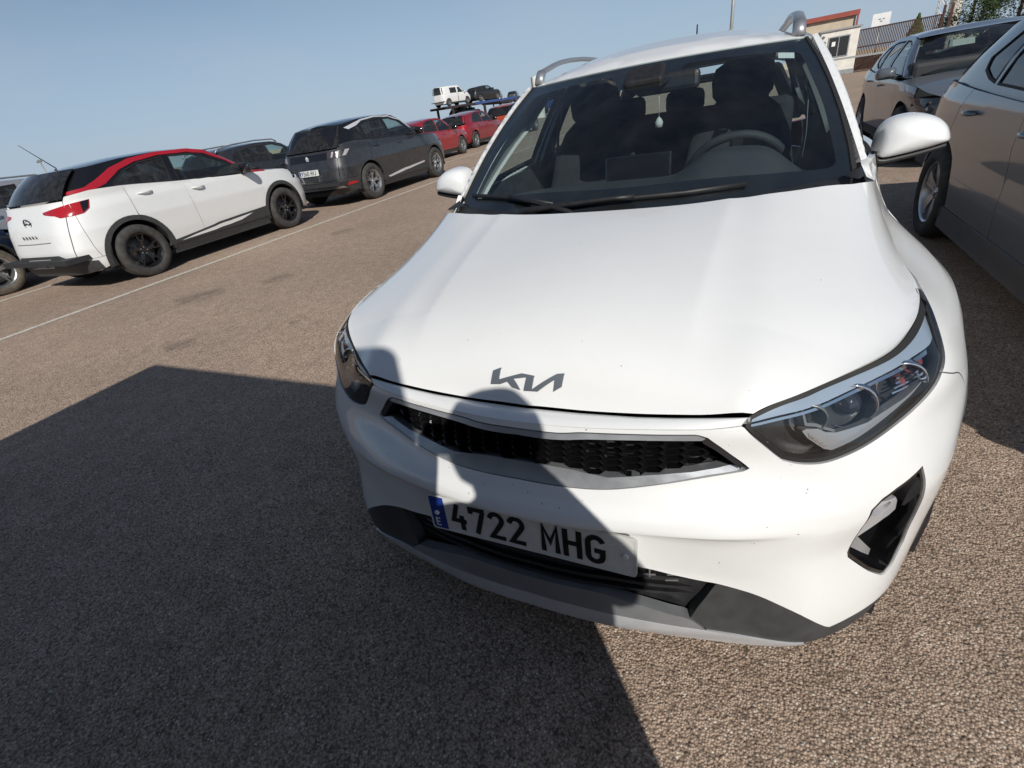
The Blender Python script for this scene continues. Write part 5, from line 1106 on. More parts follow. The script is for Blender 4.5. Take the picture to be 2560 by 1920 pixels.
# ---- base measures; variants override
def base(**k):
    d = dict(L=4.15, W=1.79, wb=2.56, fo=.83, wr=.335, sill=.34,
        hw=[(.2, .82), (.3, .86), (.5, .885), (.75, .895), (.95, .87), (1.05, .83)], yf=[(.2, .06), (.3, .02), (.5, 0), (.7, .03), (.85, .12), (1.0, .30)], yr=[(.2, 4.06), (.35, 4.13), (.5, 4.15), (.75, 4.10), (.95, 4.03), (1.05, 3.98)],
        hwu=[(.9, .83), (1.0, .80), (1.2, .73), (1.4, .63), (1.5, .56)], yfu=[(.9, .95), (1.0, 1.05), (1.45, 1.75)], yru=[(.9, 3.98), (1.0, 3.95), (1.2, 3.82), (1.4, 3.60), (1.5, 3.45)],
        shoulder=[(0, .72), (.25, .82), (.6, .92), (1.2, .97), (2.2, .985), (3.2, 1.0), (3.8, 1.02), (4.1, 1.02)], doors=(1.28, 2.35, 3.20), bumper_z=(.24, .52), nose=.78, fsplit=.72, rcorner=3.86, tail_top=.98,
        ws=(1.02, .98, 1.80, 1.44), rw=(3.98, 1.02, 3.58, 1.38), hood=[(.10, .80), (.3, .90), (.7, .97), (1.1, 1.0)], roof=[(1.80, 1.44), (2.1, 1.50), (2.5, 1.52), (3.0, 1.51), (3.4, 1.46), (3.62, 1.40)],
        ztop=[(1.75, 1.42), (2.0, 1.46), (2.5, 1.475), (3.0, 1.46), (3.4, 1.41), (3.65, 1.35)], frame=[(1.12, .97), (1.75, 1.40), (2.0, 1.455), (2.5, 1.475), (3.0, 1.46), (3.4, 1.41), (3.62, 1.35), (3.82, 1.15), (3.90, 1.0), (2.6, .98)],
        windows=[[(1.36, 1.0), (1.85, 1.36), (2.02, 1.405), (2.34, 1.415), (2.36, 1.0)], [(2.44, 1.0), (2.42, 1.415), (2.8, 1.41), (3.1, 1.375), (3.3, 1.2), (3.42, 1.02)]], glass=['glass_side', 'glass_dark', 'glass_dark'], wheel='y5', rim='alloy', paint='white2', seat_z=.72, mirror_y=1.5)
    d.update(k); return d
# ---------------------------------------------------------------- car models of the yard
def mb_rear(root, B, wrap_rear, L0, side):     # white crossover with the red roof line
    panel('rear_lower_trim', wrap_rear([('r', .001, .50), ('r', .45, .50), ('r', .62, .42), ('s', 3.92, .37), ('s', 3.88, .26), ('r', .60, .235), ('r', .001, .235)]), L0, M['trim'], root, step=.06, off=.007, depth=.03)
    side('tail_lamp', [('r', .38, .985), ('r', .60, 1.015), ('s', 3.86, 1.035), ('s', 3.66, 1.05), ('s', 3.72, .96), ('s', 3.80, .915), ('s', 3.90, .905), ('r', .64, .905), ('r', .58, .935), ('r', .40, .962)], M['red_lamp'], off=.006, step=.04)
    side('tail_lamp_dark', [('s', 3.67, 1.046), ('s', 3.76, 1.038), ('s', 3.80, .925), ('s', 3.73, .962)], M['black_gloss'], off=.008, step=.03)
    rear_plate(root, B, .41, '2817 MLX'); rear_word(root, B, 'MOKKA', .715, .035, .075, 'black_gloss', .17)
    yr = float(np.interp(.90, B.yr[:, 0], B.yr[:, 1])); r_ = MB(); r_.tube([(.075*math.cos(a), yr+.012, .885+.055*math.sin(a)) for a in np.linspace(0, 2*math.pi, 25)], .007, 6, cap=False); r_.tube([(.085, yr+.012, .875), (.01, yr+.012, .895), (-.01, yr+.012, .875), (-.085, yr+.012, .895)], .006, 6); r_.build('rear_badge', M['black_gloss'], root)
    panel('tailgate_crease', wrap_rear([('r', .001, .655), ('r', .40, .66), ('r', .40, .65), ('r', .001, .645)]), L0, M['lamp_grey'], root, step=.08, off=.002, depth=.004)
def mb_side(root, B, side):
    side('lower_door_trim', S_([(1.22, .46), (2.0, .43), (2.6, .38), (3.0, .35), (3.06, .31), (3.06, .30), (1.22, .30)]), M['trim'], off=.010, depth=.03)
    side('silver_insert', S_([(1.55, .42), (2.1, .395), (2.6, .355), (2.85, .325), (2.3, .335), (1.8, .365)]), M['white2'], off=.016, depth=.01)
    side('red_roof_line', S_([(1.20, 1.05), (1.55, 1.27), (1.80, 1.40), (2.05, 1.445), (2.5, 1.455), (2.9, 1.42), (3.2, 1.345), (3.45, 1.235), (3.60, 1.18), (3.80, 1.155), (3.80, 1.125), (3.55, 1.13), (3.36, 1.18), (3.1, 1.31), (2.85, 1.375), (2.5, 1.41), (2.05, 1.40), (1.82, 1.355), (1.58, 1.23), (1.28, 1.04)]), M['accent_red'], 1, off=.008, depth=.012)
    side('red_hood_flash', S_([(1.0, .965), (1.26, .985), (1.26, 1.012), (1.0, .985)]), M['accent_red'], off=.006, depth=.01)
def ant(x, y, z, l, lean=.55):
    def f(root, B, side, wrap_rear, wrap_front, L0, U0, RF):
        a = MB(); a.tube([(x, y, z), (x, y-.02, z+.02), (x, y+l*lean, z+l*.75)], [.016, .007, .003], 6); a.build('antenna', M['rubber'], root)
    return f
mokka = base(clad='trim', cladw=.055, wheel='multi10', rim='alloy_black', hood_mat='white2', roof_mat='black_gloss', frame_mat='black_gloss', sill=.31,
    shoulder=[(0, .72), (.22, .86), (.6, .95), (1.25, .985), (1.65, 1.0), (2.55, 1.07), (3.2, 1.135), (3.6, 1.15), (4.1, 1.10)], hood=[(.08, .80), (.25, .92), (.6, .98), (1.1, 1.03)], nose=.80, fsplit=.76,
    ws=(1.05, 1.02, 1.78, 1.42), roof=[(1.78, 1.42), (2.0, 1.475), (2.4, 1.495), (2.9, 1.48), (3.3, 1.44), (3.62, 1.40)], ztop=[(1.7, 1.38), (2.0, 1.445), (2.5, 1.46), (3.0, 1.44), (3.4, 1.40), (3.65, 1.37)],
    frame=[(1.12, .98), (1.72, 1.39), (2.0, 1.445), (2.5, 1.46), (3.0, 1.44), (3.4, 1.40), (3.66, 1.36), (3.86, 1.14), (3.2, 1.12), (2.4, 1.04)],
    windows=[[(1.42, 1.005), (1.60, 1.215), (1.85, 1.345), (2.05, 1.385), (2.36, 1.395), (2.46, 1.055)], [(2.54, 1.065), (2.45, 1.395), (2.8, 1.37), (3.05, 1.30), (3.27, 1.185), (3.30, 1.14)]],
    glass=['glass_side', 'glass_dark'], rw=(4.0, 1.10, 3.66, 1.40), tail_top=1.08, doors=(1.25, 2.46, 3.25), rear_detail=mb_rear, side_detail=mb_side, mirror_mat='black_gloss', mirror_y=1.47, extras=ant(0, 3.45, 1.42, .42), bumper_z=(.24, .40))
def d3_rear(root, B, wrap_rear, L0, side):
    panel('lamp_bar', wrap_rear([('r', .001, 1.015), ('r', .50, 1.02), ('r', .50, .90), ('r', .001, .90)]), L0, M['black_gloss'], root, step=.06, off=.006, depth=.02)
    side('tail_lamp', [('s', 4.18, 1.06), ('r', .50, 1.02), ('r', .50, .90), ('r', .76, .905), ('s', 4.30, .93)], M['lamp_smoke'], off=.008, step=.04)
    for k in range(3):
        side('lamp_claw', [('r', .60+.09*k, 1.015+.006*k), ('r', .635+.09*k, 1.015+.006*k), ('r', .615+.09*k, .925), ('r', .58+.09*k, .925)], M['guide_red'], off=.012, step=.04, depth=.01)
    panel('rear_lower_trim', wrap_rear([('r', .001, .46), ('r', .62, .46), ('s', 4.30, .44), ('s', 4.24, .30), ('r', .60, .235), ('r', .001, .235)]), L0, M['black_gloss'], root, step=.06, off=.007, depth=.03)
    panel('exhaust_trim', wrap_rear([('r', .001, .40), ('r', .70, .40), ('r', .74, .36), ('r', .001, .36)]), L0, M['alloy'], root, step=.08, off=.013, depth=.02)
    side('rear_reflector', [('r', .70, .445), ('r', .84, .45), ('r', .84, .405), ('r', .74, .395)], M['red_lamp'], off=.014, step=.04)
    rear_plate(root, B, .70, '9360 MWJ'); yr = float(np.interp(.95, B.yr[:, 0], B.yr[:, 1])); q = MB(); q.ext([(-.03, -.04), (.03, -.04), (.04, .02), (.0, .05), (-.04, .02)], 0, .01, Matrix(((-1, 0, 0, 0), (0, 0, 1, yr+.012), (0, 1, 0, .955), (0, 0, 0, 1)))); q.build('rear_badge', M['chrome'], root)
def d3_side(root, B, side):
    side('chrome_sill_blade', S_([(1.50, .47), (2.5, .42), (3.05, .36), (3.0, .335), (2.4, .38), (1.50, .44)]), M['bright_trim'], off=.014, depth=.02)
    side('lower_door_trim', S_([(1.34, .42), (2.4, .38), (3.2, .335), (3.22, .30), (1.34, .30)]), M['trim'], off=.008, depth=.03)
    side('chrome_roof_line', S_([(1.55, 1.22), (1.85, 1.42), (2.2, 1.52), (2.7, 1.545), (3.2, 1.51), (3.52, 1.455), (3.80, 1.40), (3.72, 1.36), (3.44, 1.41), (3.2, 1.485), (2.7, 1.52), (2.2, 1.495), (1.88, 1.40), (1.60, 1.20)]), M['bright_trim'], 1, off=.008, depth=.012)
M['lamp_smoke'] = pm('smoked_lamp', (.05, .04, .045), .12, coat=1); M['guide_red'] = pm('lamp_claws', (.35, .33, .33), .2, coat=1)
suv = base(L=4.45, W=1.84, wb=2.675, fo=.92, wr=.35, sill=.33, clad='trim', cladw=.03, wheel='multi10', rim='alloy', paint='dark_grey', roof_mat='black_gloss', frame_mat='black_gloss',
    hw=[(.2, .84), (.3, .88), (.5, .91), (.75, .92), (1.0, .89), (1.12, .85)], yr=[(.2, 4.36), (.35, 4.43), (.5, 4.45), (.75, 4.42), (1.0, 4.34), (1.12, 4.28)], hwu=[(1.0, .85), (1.1, .82), (1.3, .75), (1.5, .64), (1.6, .56)], yfu=[(.9, .95), (1.0, 1.10), (1.52, 1.9)], yru=[(1.0, 4.30), (1.1, 4.24), (1.3, 4.12), (1.5, 3.95), (1.6, 3.8)],
    shoulder=[(0, .78), (.22, .92), (.6, 1.0), (1.3, 1.05), (2.3, 1.085), (3.2, 1.12), (3.9, 1.16), (4.4, 1.10)], doors=(1.36, 2.50, 3.42), rcorner=4.14, tail_top=1.06, nose=.86, fsplit=.80, bumper_z=(.24, .52),
    ws=(1.10, 1.06, 1.95, 1.52), rw=(4.30, 1.08, 3.98, 1.46), hood=[(.08, .86), (.3, .98), (.7, 1.04), (1.2, 1.08)], roof=[(1.95, 1.52), (2.2, 1.575), (2.6, 1.59), (3.2, 1.575), (3.7, 1.53), (4.02, 1.48)],
    ztop=[(1.85, 1.48), (2.2, 1.54), (2.7, 1.555), (3.3, 1.53), (3.8, 1.47), (4.05, 1.42)], frame=[(1.22, 1.03), (1.85, 1.45), (2.2, 1.54), (2.7, 1.555), (3.3, 1.53), (3.8, 1.47), (4.05, 1.41), (4.18, 1.2), (4.2, 1.10), (2.6, 1.06)],
    windows=[[(1.50, 1.075), (1.95, 1.40), (2.2, 1.475), (2.46, 1.49), (2.52, 1.10)], [(2.60, 1.105), (2.54, 1.49), (3.0, 1.48), (3.30, 1.43), (3.38, 1.14)], [(3.44, 1.15), (3.36, 1.42), (3.55, 1.39), (3.72, 1.20), (3.70, 1.165)]], glass=['glass_side', 'glass_dark', 'glass_dark'], seat_z=.80, mirror_y=1.60, mirror_mat='black_gloss', rear_detail=d3_rear, side_detail=d3_side)
def hb_rear(root, B, wrap_rear, L0, side):
    side('tail_lamp', [('s', B.L-.38, .95), ('r', .50, .92), ('r', .45, .85), ('r', .80, .83), ('s', B.L-.26, .86)], M['red_lamp'], off=.006, step=.05)
    panel('rear_lower_trim', wrap_rear([('r', .001, .42), ('r', .6, .42), ('s', B.L-.18, .36), ('s', B.L-.22, .27), ('r', .60, .235), ('r', .001, .235)]), L0, M['trim'], root, step=.08, off=.007, depth=.03)
def hb_rear_plate(root, B, wrap_rear, L0, side):
    hb_rear(root, B, wrap_rear, L0, side); rear_plate(root, B, .62, '5160 MXK')
def lampf(y0, y1, z0, z1, x0):
    def f(root, B, wrap_front, L0):
        q = B.poly([('f', x0, z0+.03), ('f', x0+.12, z0), ('s', y0, z0+.04), ('s', y1, z1), ('s', y0*.5, z1-.02), ('f', x0+.15, z1-.05)])
        for sg in (1, -1):
            p_ = q if sg > 0 else flipside(q, 0); panel('headlamp', p_, L0, M['lamp_dark'], root, step=.05, off=.004, depth=.02)
            panel('headlamp_lens', inset(p_, .01), L0, M['lens'], root, step=.05, off=.010, depth=0)
            for (k, r_) in ((.35, .05), (.68, .045)):
                pa_ = np.array(p_).mean(0)+(np.array(p_[2])-np.array(p_[0]))*(k-.5)*.7; c_ = L0(pa_[None])[0]; b = MB(); b.lathe([(0, .002), (-.01, r_*.6), (-.022, r_)], 16, 'y', c=(c_[0], c_[1]+.012, c_[2])); b.build('headlamp_reflector', M['reflector'], root)
        panel('front_grille', wrap_front([('f', .001, .36), ('f', .48, .34), ('f', .42, .56), ('f', .001, .58)]), L0, M['black_gloss'], root, step=.06, off=.004, depth=.02)
    return f
hatch = base(L=4.37, W=1.80, wb=2.675, fo=.86, wr=.325, paint='red', roof_mat='red', frame_mat='red', sill=.30, yr=[(.2, 4.28), (.35, 4.35), (.5, 4.37), (.75, 4.33), (.95, 4.24), (1.05, 4.18)], rcorner=4.06, doors=(1.32, 2.42, 3.32), rear_detail=hb_rear_plate,
    shoulder=[(0, .70), (.22, .80), (.6, .89), (1.3, .94), (2.3, .96), (3.3, .99), (3.9, 1.0), (4.3, .96)], roof=[(1.85, 1.38), (2.1, 1.44), (2.5, 1.46), (3.0, 1.44), (3.6, 1.38), (3.85, 1.34)], ztop=[(1.78, 1.36), (2.1, 1.41), (2.5, 1.42), (3.0, 1.40), (3.6, 1.33), (3.9, 1.28)],
    frame=[(1.15, .93), (1.78, 1.345), (2.1, 1.41), (2.5, 1.42), (3.0, 1.40), (3.6, 1.33), (3.9, 1.27), (4.05, 1.0), (2.6, .94)], windows=[[(1.42, .96), (1.92, 1.31), (2.1, 1.355), (2.40, 1.37), (2.44, .975)], [(2.52, .98), (2.48, 1.37), (2.9, 1.36), (3.2, 1.31), (3.42, 1.1), (3.44, 1.01)]], ws=(1.05, .95, 1.85, 1.38), rw=(4.16, .99, 3.88, 1.30), hood=[(.08, .74), (.3, .86), (.7, .94), (1.15, .97)], nose=.74, fsplit=.68, tail_top=.95, mirror_y=1.5, mirror_mat='black_gloss', hwu=[(.85, .83), (.95, .80), (1.15, .73), (1.35, .63), (1.45, .56)], yfu=[(.85, .95), (.95, 1.05), (1.40, 1.8)], yru=[(.85, 4.18), (.95, 4.14), (1.15, 4.05), (1.35, 3.88), (1.45, 3.7)], front_detail=lampf(.34, .62, .60, .78, .42))
def var(b, **k): d = dict(b); d.update(k); return d
# lower, longer saloon on the right
def se_rear(root, B, wrap_rear, L0, side):
    side('tail_lamp', [('s', 4.42, 1.0), ('r', .60, .97), ('r', .35, .93), ('r', .35, .86), ('r', .75, .84), ('s', 4.60, .84), ('s', 4.50, .93)], M['red_lamp'], off=.006, step=.04)
    side('tail_lamp_edge', [('s', 4.41, 1.006), ('s', 4.45, 1.006), ('s', 4.54, .93), ('s', 4.63, .835), ('s', 4.595, .832), ('s', 4.49, .925)], M['chrome'], off=.009, step=.03)
    rear_plate(root, B, .62, '3071 MKP')
def se_side(root, B, side):
    side('sill_extension', S_([(1.30, .30), (3.32, .30), (3.34, .26), (3.28, .175), (1.34, .175)]), M['mid_grey'], offf=lambda q: .006+.05*np.clip((.30-q[:, 1])/.10, 0, 1), depth=.04)
    side('door_crease', S_([(1.6, .47), (3.30, .50), (3.30, .495), (1.6, .462)]), M['mid_grey'], off=.003, depth=.002)
sed = base(L=4.72, W=1.80, wb=2.70, fo=.95, wr=.325, paint='mid_grey', roof_mat='mid_grey', frame_mat='mid_grey', sill=.30, cladw=.0, wheel='turbine', rim='alloy', nr=5, step=.05,
    hw=[(.2, .84), (.3, .875), (.45, .885), (.6, .88), (.78, .90), (.92, .89), (1.02, .85)], yf=[(.2, .08), (.3, .03), (.5, 0), (.65, .03), (.8, .14), (1.0, .4)], yr=[(.2, 4.64), (.35, 4.70), (.5, 4.72), (.75, 4.70), (.95, 4.66), (1.05, 4.60)],
    shoulder=[(0, .66), (.22, .76), (.6, .86), (1.3, .93), (2.3, .96), (3.3, 1.0), (4.0, 1.03), (4.5, 1.02), (4.7, .98)], doors=(1.40, 2.46, 3.42), rcorner=4.40, tail_top=1.0, nose=.72, fsplit=.66,
    roof=[(1.98, 1.365), (2.3, 1.425), (2.7, 1.44), (3.3, 1.425), (3.8, 1.38), (4.02, 1.34)], ztop=[(1.9, 1.34), (2.2, 1.385), (2.7, 1.405), (3.3, 1.39), (3.8, 1.335), (4.15, 1.26)],
    frame=[(1.22, .93), (1.9, 1.33), (2.2, 1.385), (2.7, 1.405), (3.3, 1.39), (3.8, 1.335), (4.1, 1.25), (4.40, 1.09), (4.50, 1.02), (2.6, .95)], windows=[[(1.50, .955), (2.02, 1.29), (2.2, 1.335), (2.48, 1.35), (2.52, .985)], [(2.60, .99), (2.56, 1.35), (3.0, 1.35), (3.22, 1.33), (3.26, 1.02)], [(3.31, 1.025), (3.28, 1.325), (3.50, 1.285), (3.68, 1.16), (3.62, 1.09), (3.45, 1.045)]], glass=['glass_side', 'glass_dark', 'glass_dark'],
    ws=(1.10, .95, 1.98, 1.365), rw=(4.50, 1.05, 4.0, 1.345), hood=[(.08, .72), (.3, .83), (.7, .91), (1.2, .96)], hwu=[(.85, .84), (.95, .82), (1.15, .75), (1.35, .64), (1.45, .56)], yfu=[(.85, 1.0), (.95, 1.10), (1.40, 1.95)], yru=[(.85, 4.62), (.95, 4.55), (1.05, 4.45), (1.2, 4.25), (1.35, 4.05), (1.45, 3.8)], seat_z=.66, mirror_y=1.62, rear_glass='glass_side', rear_detail=se_rear, side_detail=se_side, front_detail=lampf(.38, .72, .56, .76, .40), tyre='tyre')
wagon = var(suv, paint='dark_grey', frame_mat='dark_grey', roof_mat='dark_grey', step=.1, rear_detail=hb_rear, side_detail=None, cladw=.0, L=4.55)
van = base(L=4.40, W=1.85, wb=2.78, fo=.88, wr=.33, paint='white2', roof_mat='white2', frame_mat='white2', step=.12, sill=.34, handles=False, hw=[(.2, .86), (.5, .91), (.9, .925), (1.1, .90)], yr=[(.2, 4.34), (.5, 4.40), (1.1, 4.38)], hwu=[(1.0, .905), (1.2, .89), (1.6, .82), (1.75, .76), (1.85, .68)], yfu=[(1.0, .9), (1.1, 1.0), (1.75, 1.75)], yru=[(1.0, 4.385), (1.6, 4.33), (1.85, 4.26)],
    shoulder=[(0, .85), (.3, 1.0), (.9, 1.08), (4.4, 1.10)], doors=(1.2, 2.2, 3.35), rcorner=4.25, tail_top=1.10, bumper_z=(.24, .45), nose=.95, fsplit=.85, roof=[(1.75, 1.74), (2.1, 1.82), (3.2, 1.84), (4.2, 1.82), (4.32, 1.76)], ztop=[(1.7, 1.70), (2.0, 1.76), (3.2, 1.78), (4.3, 1.75)], frame=[(1.0, 1.07), (1.7, 1.68), (2.0, 1.76), (3.2, 1.78), (4.28, 1.74), (4.36, 1.10), (2.6, 1.08)],
    windows=[[(1.35, 1.13), (1.82, 1.60), (2.15, 1.62), (2.2, 1.13)], [(2.35, 1.13), (2.35, 1.62), (3.30, 1.62), (3.30, 1.13)]], ws=(.95, 1.10, 1.72, 1.72), rw=(4.385, 1.14, 4.33, 1.70), hood=[(.08, .95), (.3, 1.05), (.9, 1.15), (1.05, 1.17)], glass=['glass_dark', 'glass_dark'], seat_z=.85, mirror_y=1.3)
# ---------------------------------------------------------------- placing the cars
PI = math.pi; LR = PI+.026     # rows on the left point away from the camera
def put(o, k): o.scale = (k, k, k); return o
put(build_car('white_crossover', 'white crossover with red roof line and black wheels beside the white line', 'car', mokka, (-8.36, 7.02, 0), LR, 'cars parked in the left rows'), 1.07)
put(build_car('grey_suv', 'dark grey sport utility car with chrome sill blade, ahead of the white and red crossover', 'car', suv, (-8.50, 12.72, 0), LR, 'cars parked in the left rows'), 1.085)
put(build_car('red_hatchback', 'bright red hatchback seen past the dark grey car, nearer of the two red cars', 'car', var(hatch, step=.09), (-11.75, 20.15, 0), LR, 'cars parked in the left rows'), 1.05)
put(build_car('red_hatchback', 'deep red hatchback showing its rear, farther of the two red cars', 'car', var(hatch, paint='red2', roof_mat='red2', frame_mat='red2', step=.09), (-12.6, 25.8, 0), LR, 'cars parked in the left rows'), 1.08)
put(build_car('orange_suv', 'orange red car partly hidden behind the white pillar, beyond the red cars', 'car', var(wagon, paint='orange', frame_mat='black_gloss', roof_mat='orange', wheel='y5'), (-12.7, 31.4, 0), LR, 'cars parked in the left rows'), 1.06)
put(build_car('grey_estate', 'dark grey estate car with roof rails behind the white and red crossover', 'car', var(wagon, paint='dark_grey'), (-11.9, 11.9, 0), LR, 'cars parked in the left rows'), 1.0)
put(build_car('white_hatchback', 'white hatchback behind the dark grey sport utility car', 'car', var(hatch, paint='white2', roof_mat='white2', frame_mat='white2', step=.1), (-12.3, 16.0, 0), LR, 'cars parked in the left rows'), 1.08)
put(build_car('silver_suv', 'silver car with roof rails at the left edge behind the white and red crossover', 'car', var(wagon, paint='silver', frame_mat='silver', roof_mat='silver'), (-12.9, 6.9, 0), LR, 'cars parked in the left rows'), 1.0)
put(build_car('blue_hatchback', 'dark blue car with dusty front wheel at the left edge', 'car', var(hatch, paint='blue', roof_mat='blue', frame_mat='blue', step=.08, tyre='tyre_dust', rear_detail=hb_rear, wr=.34, clad='trim', cladw=.03), (-10.75, 3.45, 0), LR, 'cars parked in the left rows'), 1.03)
build_car('grey_saloon', 'grey saloon close beside the white crossover, its rear wheel and door showing', 'car', sed, (2.545, .46, 0), 0, 'grey saloons in the right row')
build_car('grey_saloon', 'grey saloon facing the camera with papers behind its windscreen, farther of the two', 'car', var(sed, step=.06, side_detail=None, wheel='y5'), (2.95, 6.75, 0), 0, 'grey saloons in the right row')
for i, (y_, x_, rz_) in enumerate(((17.5, -14.6, LR), (23.0, -14.8, LR), (29.0, -15.0, LR))):
    put(build_car('parked_hatchback', ('black hatchback in the third row behind the white hatchback', 'silver hatchback in the third row, left of the red cars', 'dark grey hatchback in the third row, beyond the silver one')[i], 'car', var(hatch, paint=('black_paint', 'silver', 'dark_grey')[i], roof_mat=('black_paint', 'silver', 'dark_grey')[i], frame_mat=('black_paint', 'silver', 'dark_grey')[i], step=.12, rear_detail=hb_rear, handles=False), (x_, y_, 0), rz_, 'cars parked in the left rows'), 1.03)
# roof rails for the estates
for o in [o for o in COL.objects if o.name.split('.')[0] in ('grey_estate', 'silver_suv')]:
    for sg in (1, -1):
        m_ = MB(); m_.tube([(sg*.60, 2.0, 1.52), (sg*.605, 2.12, 1.585), (sg*.61, 2.7, 1.61), (sg*.605, 3.4, 1.59), (sg*.60, 3.85, 1.53), (sg*.60, 3.95, 1.46)], .016, 8); m_.build('roof_rail', M['silver_paint'], o)
# sticker and papers behind the windscreen of the far saloon
sal = [o for o in COL.objects if o.name == 'grey_saloon.001'][0]
m_ = MB(); m_.add([(-.30, 1.72, 1.20), (-.08, 1.72, 1.20), (-.08, 1.78, 1.27), (-.30, 1.78, 1.27)], [(0, 1, 2, 3)]); m_.build('windscreen_paper', M['greytrim'], sal)
# ---------------------------------------------------------------- far side of the yard
M['render_white'] = pm('white_render', (.72, .69, .62), .85, noise=(2.5, .10), bump=(40, .2))
M['render_cream'] = pm('cream_render', (.52, .44, .33), .85, noise=(1.5, .12))
M['coping'] = pm('red_coping', (.30, .07, .05), .7, noise=(3, .15))
M['rust'] = pm('brown_gate_paint', (.075, .040, .030), .7, noise=(6, .3))
M['galv'] = pm('galvanised_steel', (.36, .37, .37), .45, metal=.6, noise=(8, .12))
M['pole'] = pm('painted_pole', (.30, .31, .29), .5, metal=.3, noise=(5, .15))
M['dark_glass'] = pm('dark_window', (.02, .018, .018), .08, coat=.5)
M['truck_blue'] = pm('transporter_blue', (.03, .07, .22), .4, coat=.4, noise=(4, .15))
M['truck_dark'] = pm('transporter_steel', (.05, .035, .033), .6, metal=.3, noise=(6, .3))
M['board_white'] = pm('sign_white', (.78, .78, .76), .5, noise=(3, .05))
# gatekeeper's hut
hut = thing('gate_hut', 'small white hut with a two-pane window beside the brown gate', 'hut', (0, 0, 0))
b = MB(); b.box((5.62, 49.4, 1.42), (2.36, 2.8, 2.84)); b.build('wall', M['render_white'], hut)
b = MB(); b.box((5.62, 49.4, 2.88), (2.6, 3.0, .10)); b.build('roof', M['galv'], hut)
b = MB(); b.box((5.62, 47.97, .16), (2.4, .05, .30)); b.build('plinth', M['galv'], hut)
wn = MB(); wn.box((5.60, 47.98, 1.83), (1.34, .05, 1.30)); wo = wn.build('window', M['galv'], hut)
for x_ in (5.29, 5.92): p_ = MB(); p_.box((x_, 47.94, 1.83), (.56, .02, 1.16)); p_.build('pane', M['dark_glass'], wo)
p_ = MB(); p_.box((5.28, 47.92, 2.02), (.22, .01, .28)); p_.build('notice', M['board_white'], wo)
for (x_, z_) in ((4.60, 2.55), (4.72, 2.20), (4.64, 1.86)): p_ = MB(); p_.lathe([(0, .001), (-.03, .07), (.0, .09)], 12, 'y', c=(x_, 47.95, z_)); p_.build('wall_lamp', M['lamp_grey'], hut)
# low building with the red coping behind it
bl = thing('cream_building', 'cream building with a red coping behind the white hut', 'building', (0, 0, 0))
b = MB(); b.box((5.2, 57, 1.95), (3.9, 6, 3.9)); b.build('wall', M['render_cream'], bl)
b = MB(); b.box((5.2, 57, 4.0), (4.3, 6.5, .32)); b.build('coping', M['coping'], bl)
b = MB(); b.box((7.25, 53.82, 2.0), (.12, .12, 3.8)); b.build('downpipe', M['coping'], bl)
# sliding gate: every bar a part
gt = thing('sliding_gate', 'tall brown barred gate right of the white hut', 'gate', (6.9, 48.6, 0), math.atan2(-2.6, 2.3)*0-.35)
for x_ in np.arange(0, 4.6, .10):
    b = MB(); b.box((x_, 0, 1.36), (.06, .035, 2.5)); b.build('bar', M['rust'], gt)
for z_ in (.12, .95, 1.55, 2.60): b = MB(); b.box((2.3, .0, z_), (4.7, .06, .08)); b.build('rail', M['rust'], gt)
b = MB(); b.box((2.3, .05, .55), (4.6, .015, .85)); b.build('lower_sheet', M['rust'], gt)
for x_ in (0, 1.5, 3.0): b = MB(); b.tube([(x_+.1, -.04, .2), (x_+1.4, -.04, .9)], .03, 6); b.build('brace', M['rust'], gt)
for x_ in (4.6, 5.0): b = MB(); b.box((x_, 0, 1.55), (.14, .14, 3.1)); b.build('post', M['rust'], gt)
# barrier beam across the gateway
br = thing('barrier', 'long grey barrier beam in front of the hut and gate', 'barrier', (0, 0, 0))
b = MB(); b.box((8.2, 46.3, 1.0), (7.6, .08, .12), ry=.012); b.build('beam', M['galv'], br)
b = MB(); b.box((11.9, 46.3, .55), (.3, .35, 1.1)); b.build('pedestal', M['galv'], br)
b = MB(); b.box((4.75, 46.3, .5), (.08, .08, 1.0)); b.build('rest_post', M['galv'], br)
# white sign board over the gate
sg_ = thing('sign_board', 'white sign board on a pole above the brown gate', 'sign', (0, 0, 0))
b = MB(); b.box((8.2, 49.6, 3.02), (1.08, .05, .82), rz=-.05); b.build('board', M['board_white'], sg_)
b = MB(); b.tube([(8.2, 49.66, 0), (8.2, 49.66, 2.7)], .05, 8); b.build('pole', M['galv'], sg_)
for (x_, z_) in ((8.12, 3.08), (8.34, 3.08), (8.22, 2.95)): b = MB(); b.box((x_, 49.565, z_), (.13, .01, .05)); b.build('mark', M['lamp_grey'], sg_)
# lamp posts
def post(x, y, h, r, label, lamps=True, name='lamp_post'):
    o = thing(name, label, 'lamp post', (x, y, 0)); b = MB(); b.tube([(0, 0, 0), (0, 0, h*.5), (0, 0, h)], [r, r*.8, r*.55], 10); b.build('pole', M['pole'], o)
    b = MB(); b.box((0, 0, .1), (r*4, r*4, .2)); b.build('base', M['pole'], o)
    if lamps:
        for sx in (-1, 1): b = MB(); b.box((sx*.5, 0, h+.02), (.7, .3, .12), bev=.03); b.build('lamp_head', M['galv'], o)
post(-1.75, 48.5, 9.5, .15, 'tall grey lamp post rising behind the white crossover roof')
tw = thing('floodlight_mast', 'thin floodlight mast far off at the left edge', 'mast', (-92, 40.5, 0)); b = MB(); b.tube([(0, 0, 0), (0, 0, 4.6)], .10, 6); b.build('pole', M['pole'], tw)
for k in range(4): b = MB(); b.box((-.6+.4*k, 0, 4.75+.14*(k % 2)), (.34, .2, .22)); b.build('floodlight', M['galv'], tw)
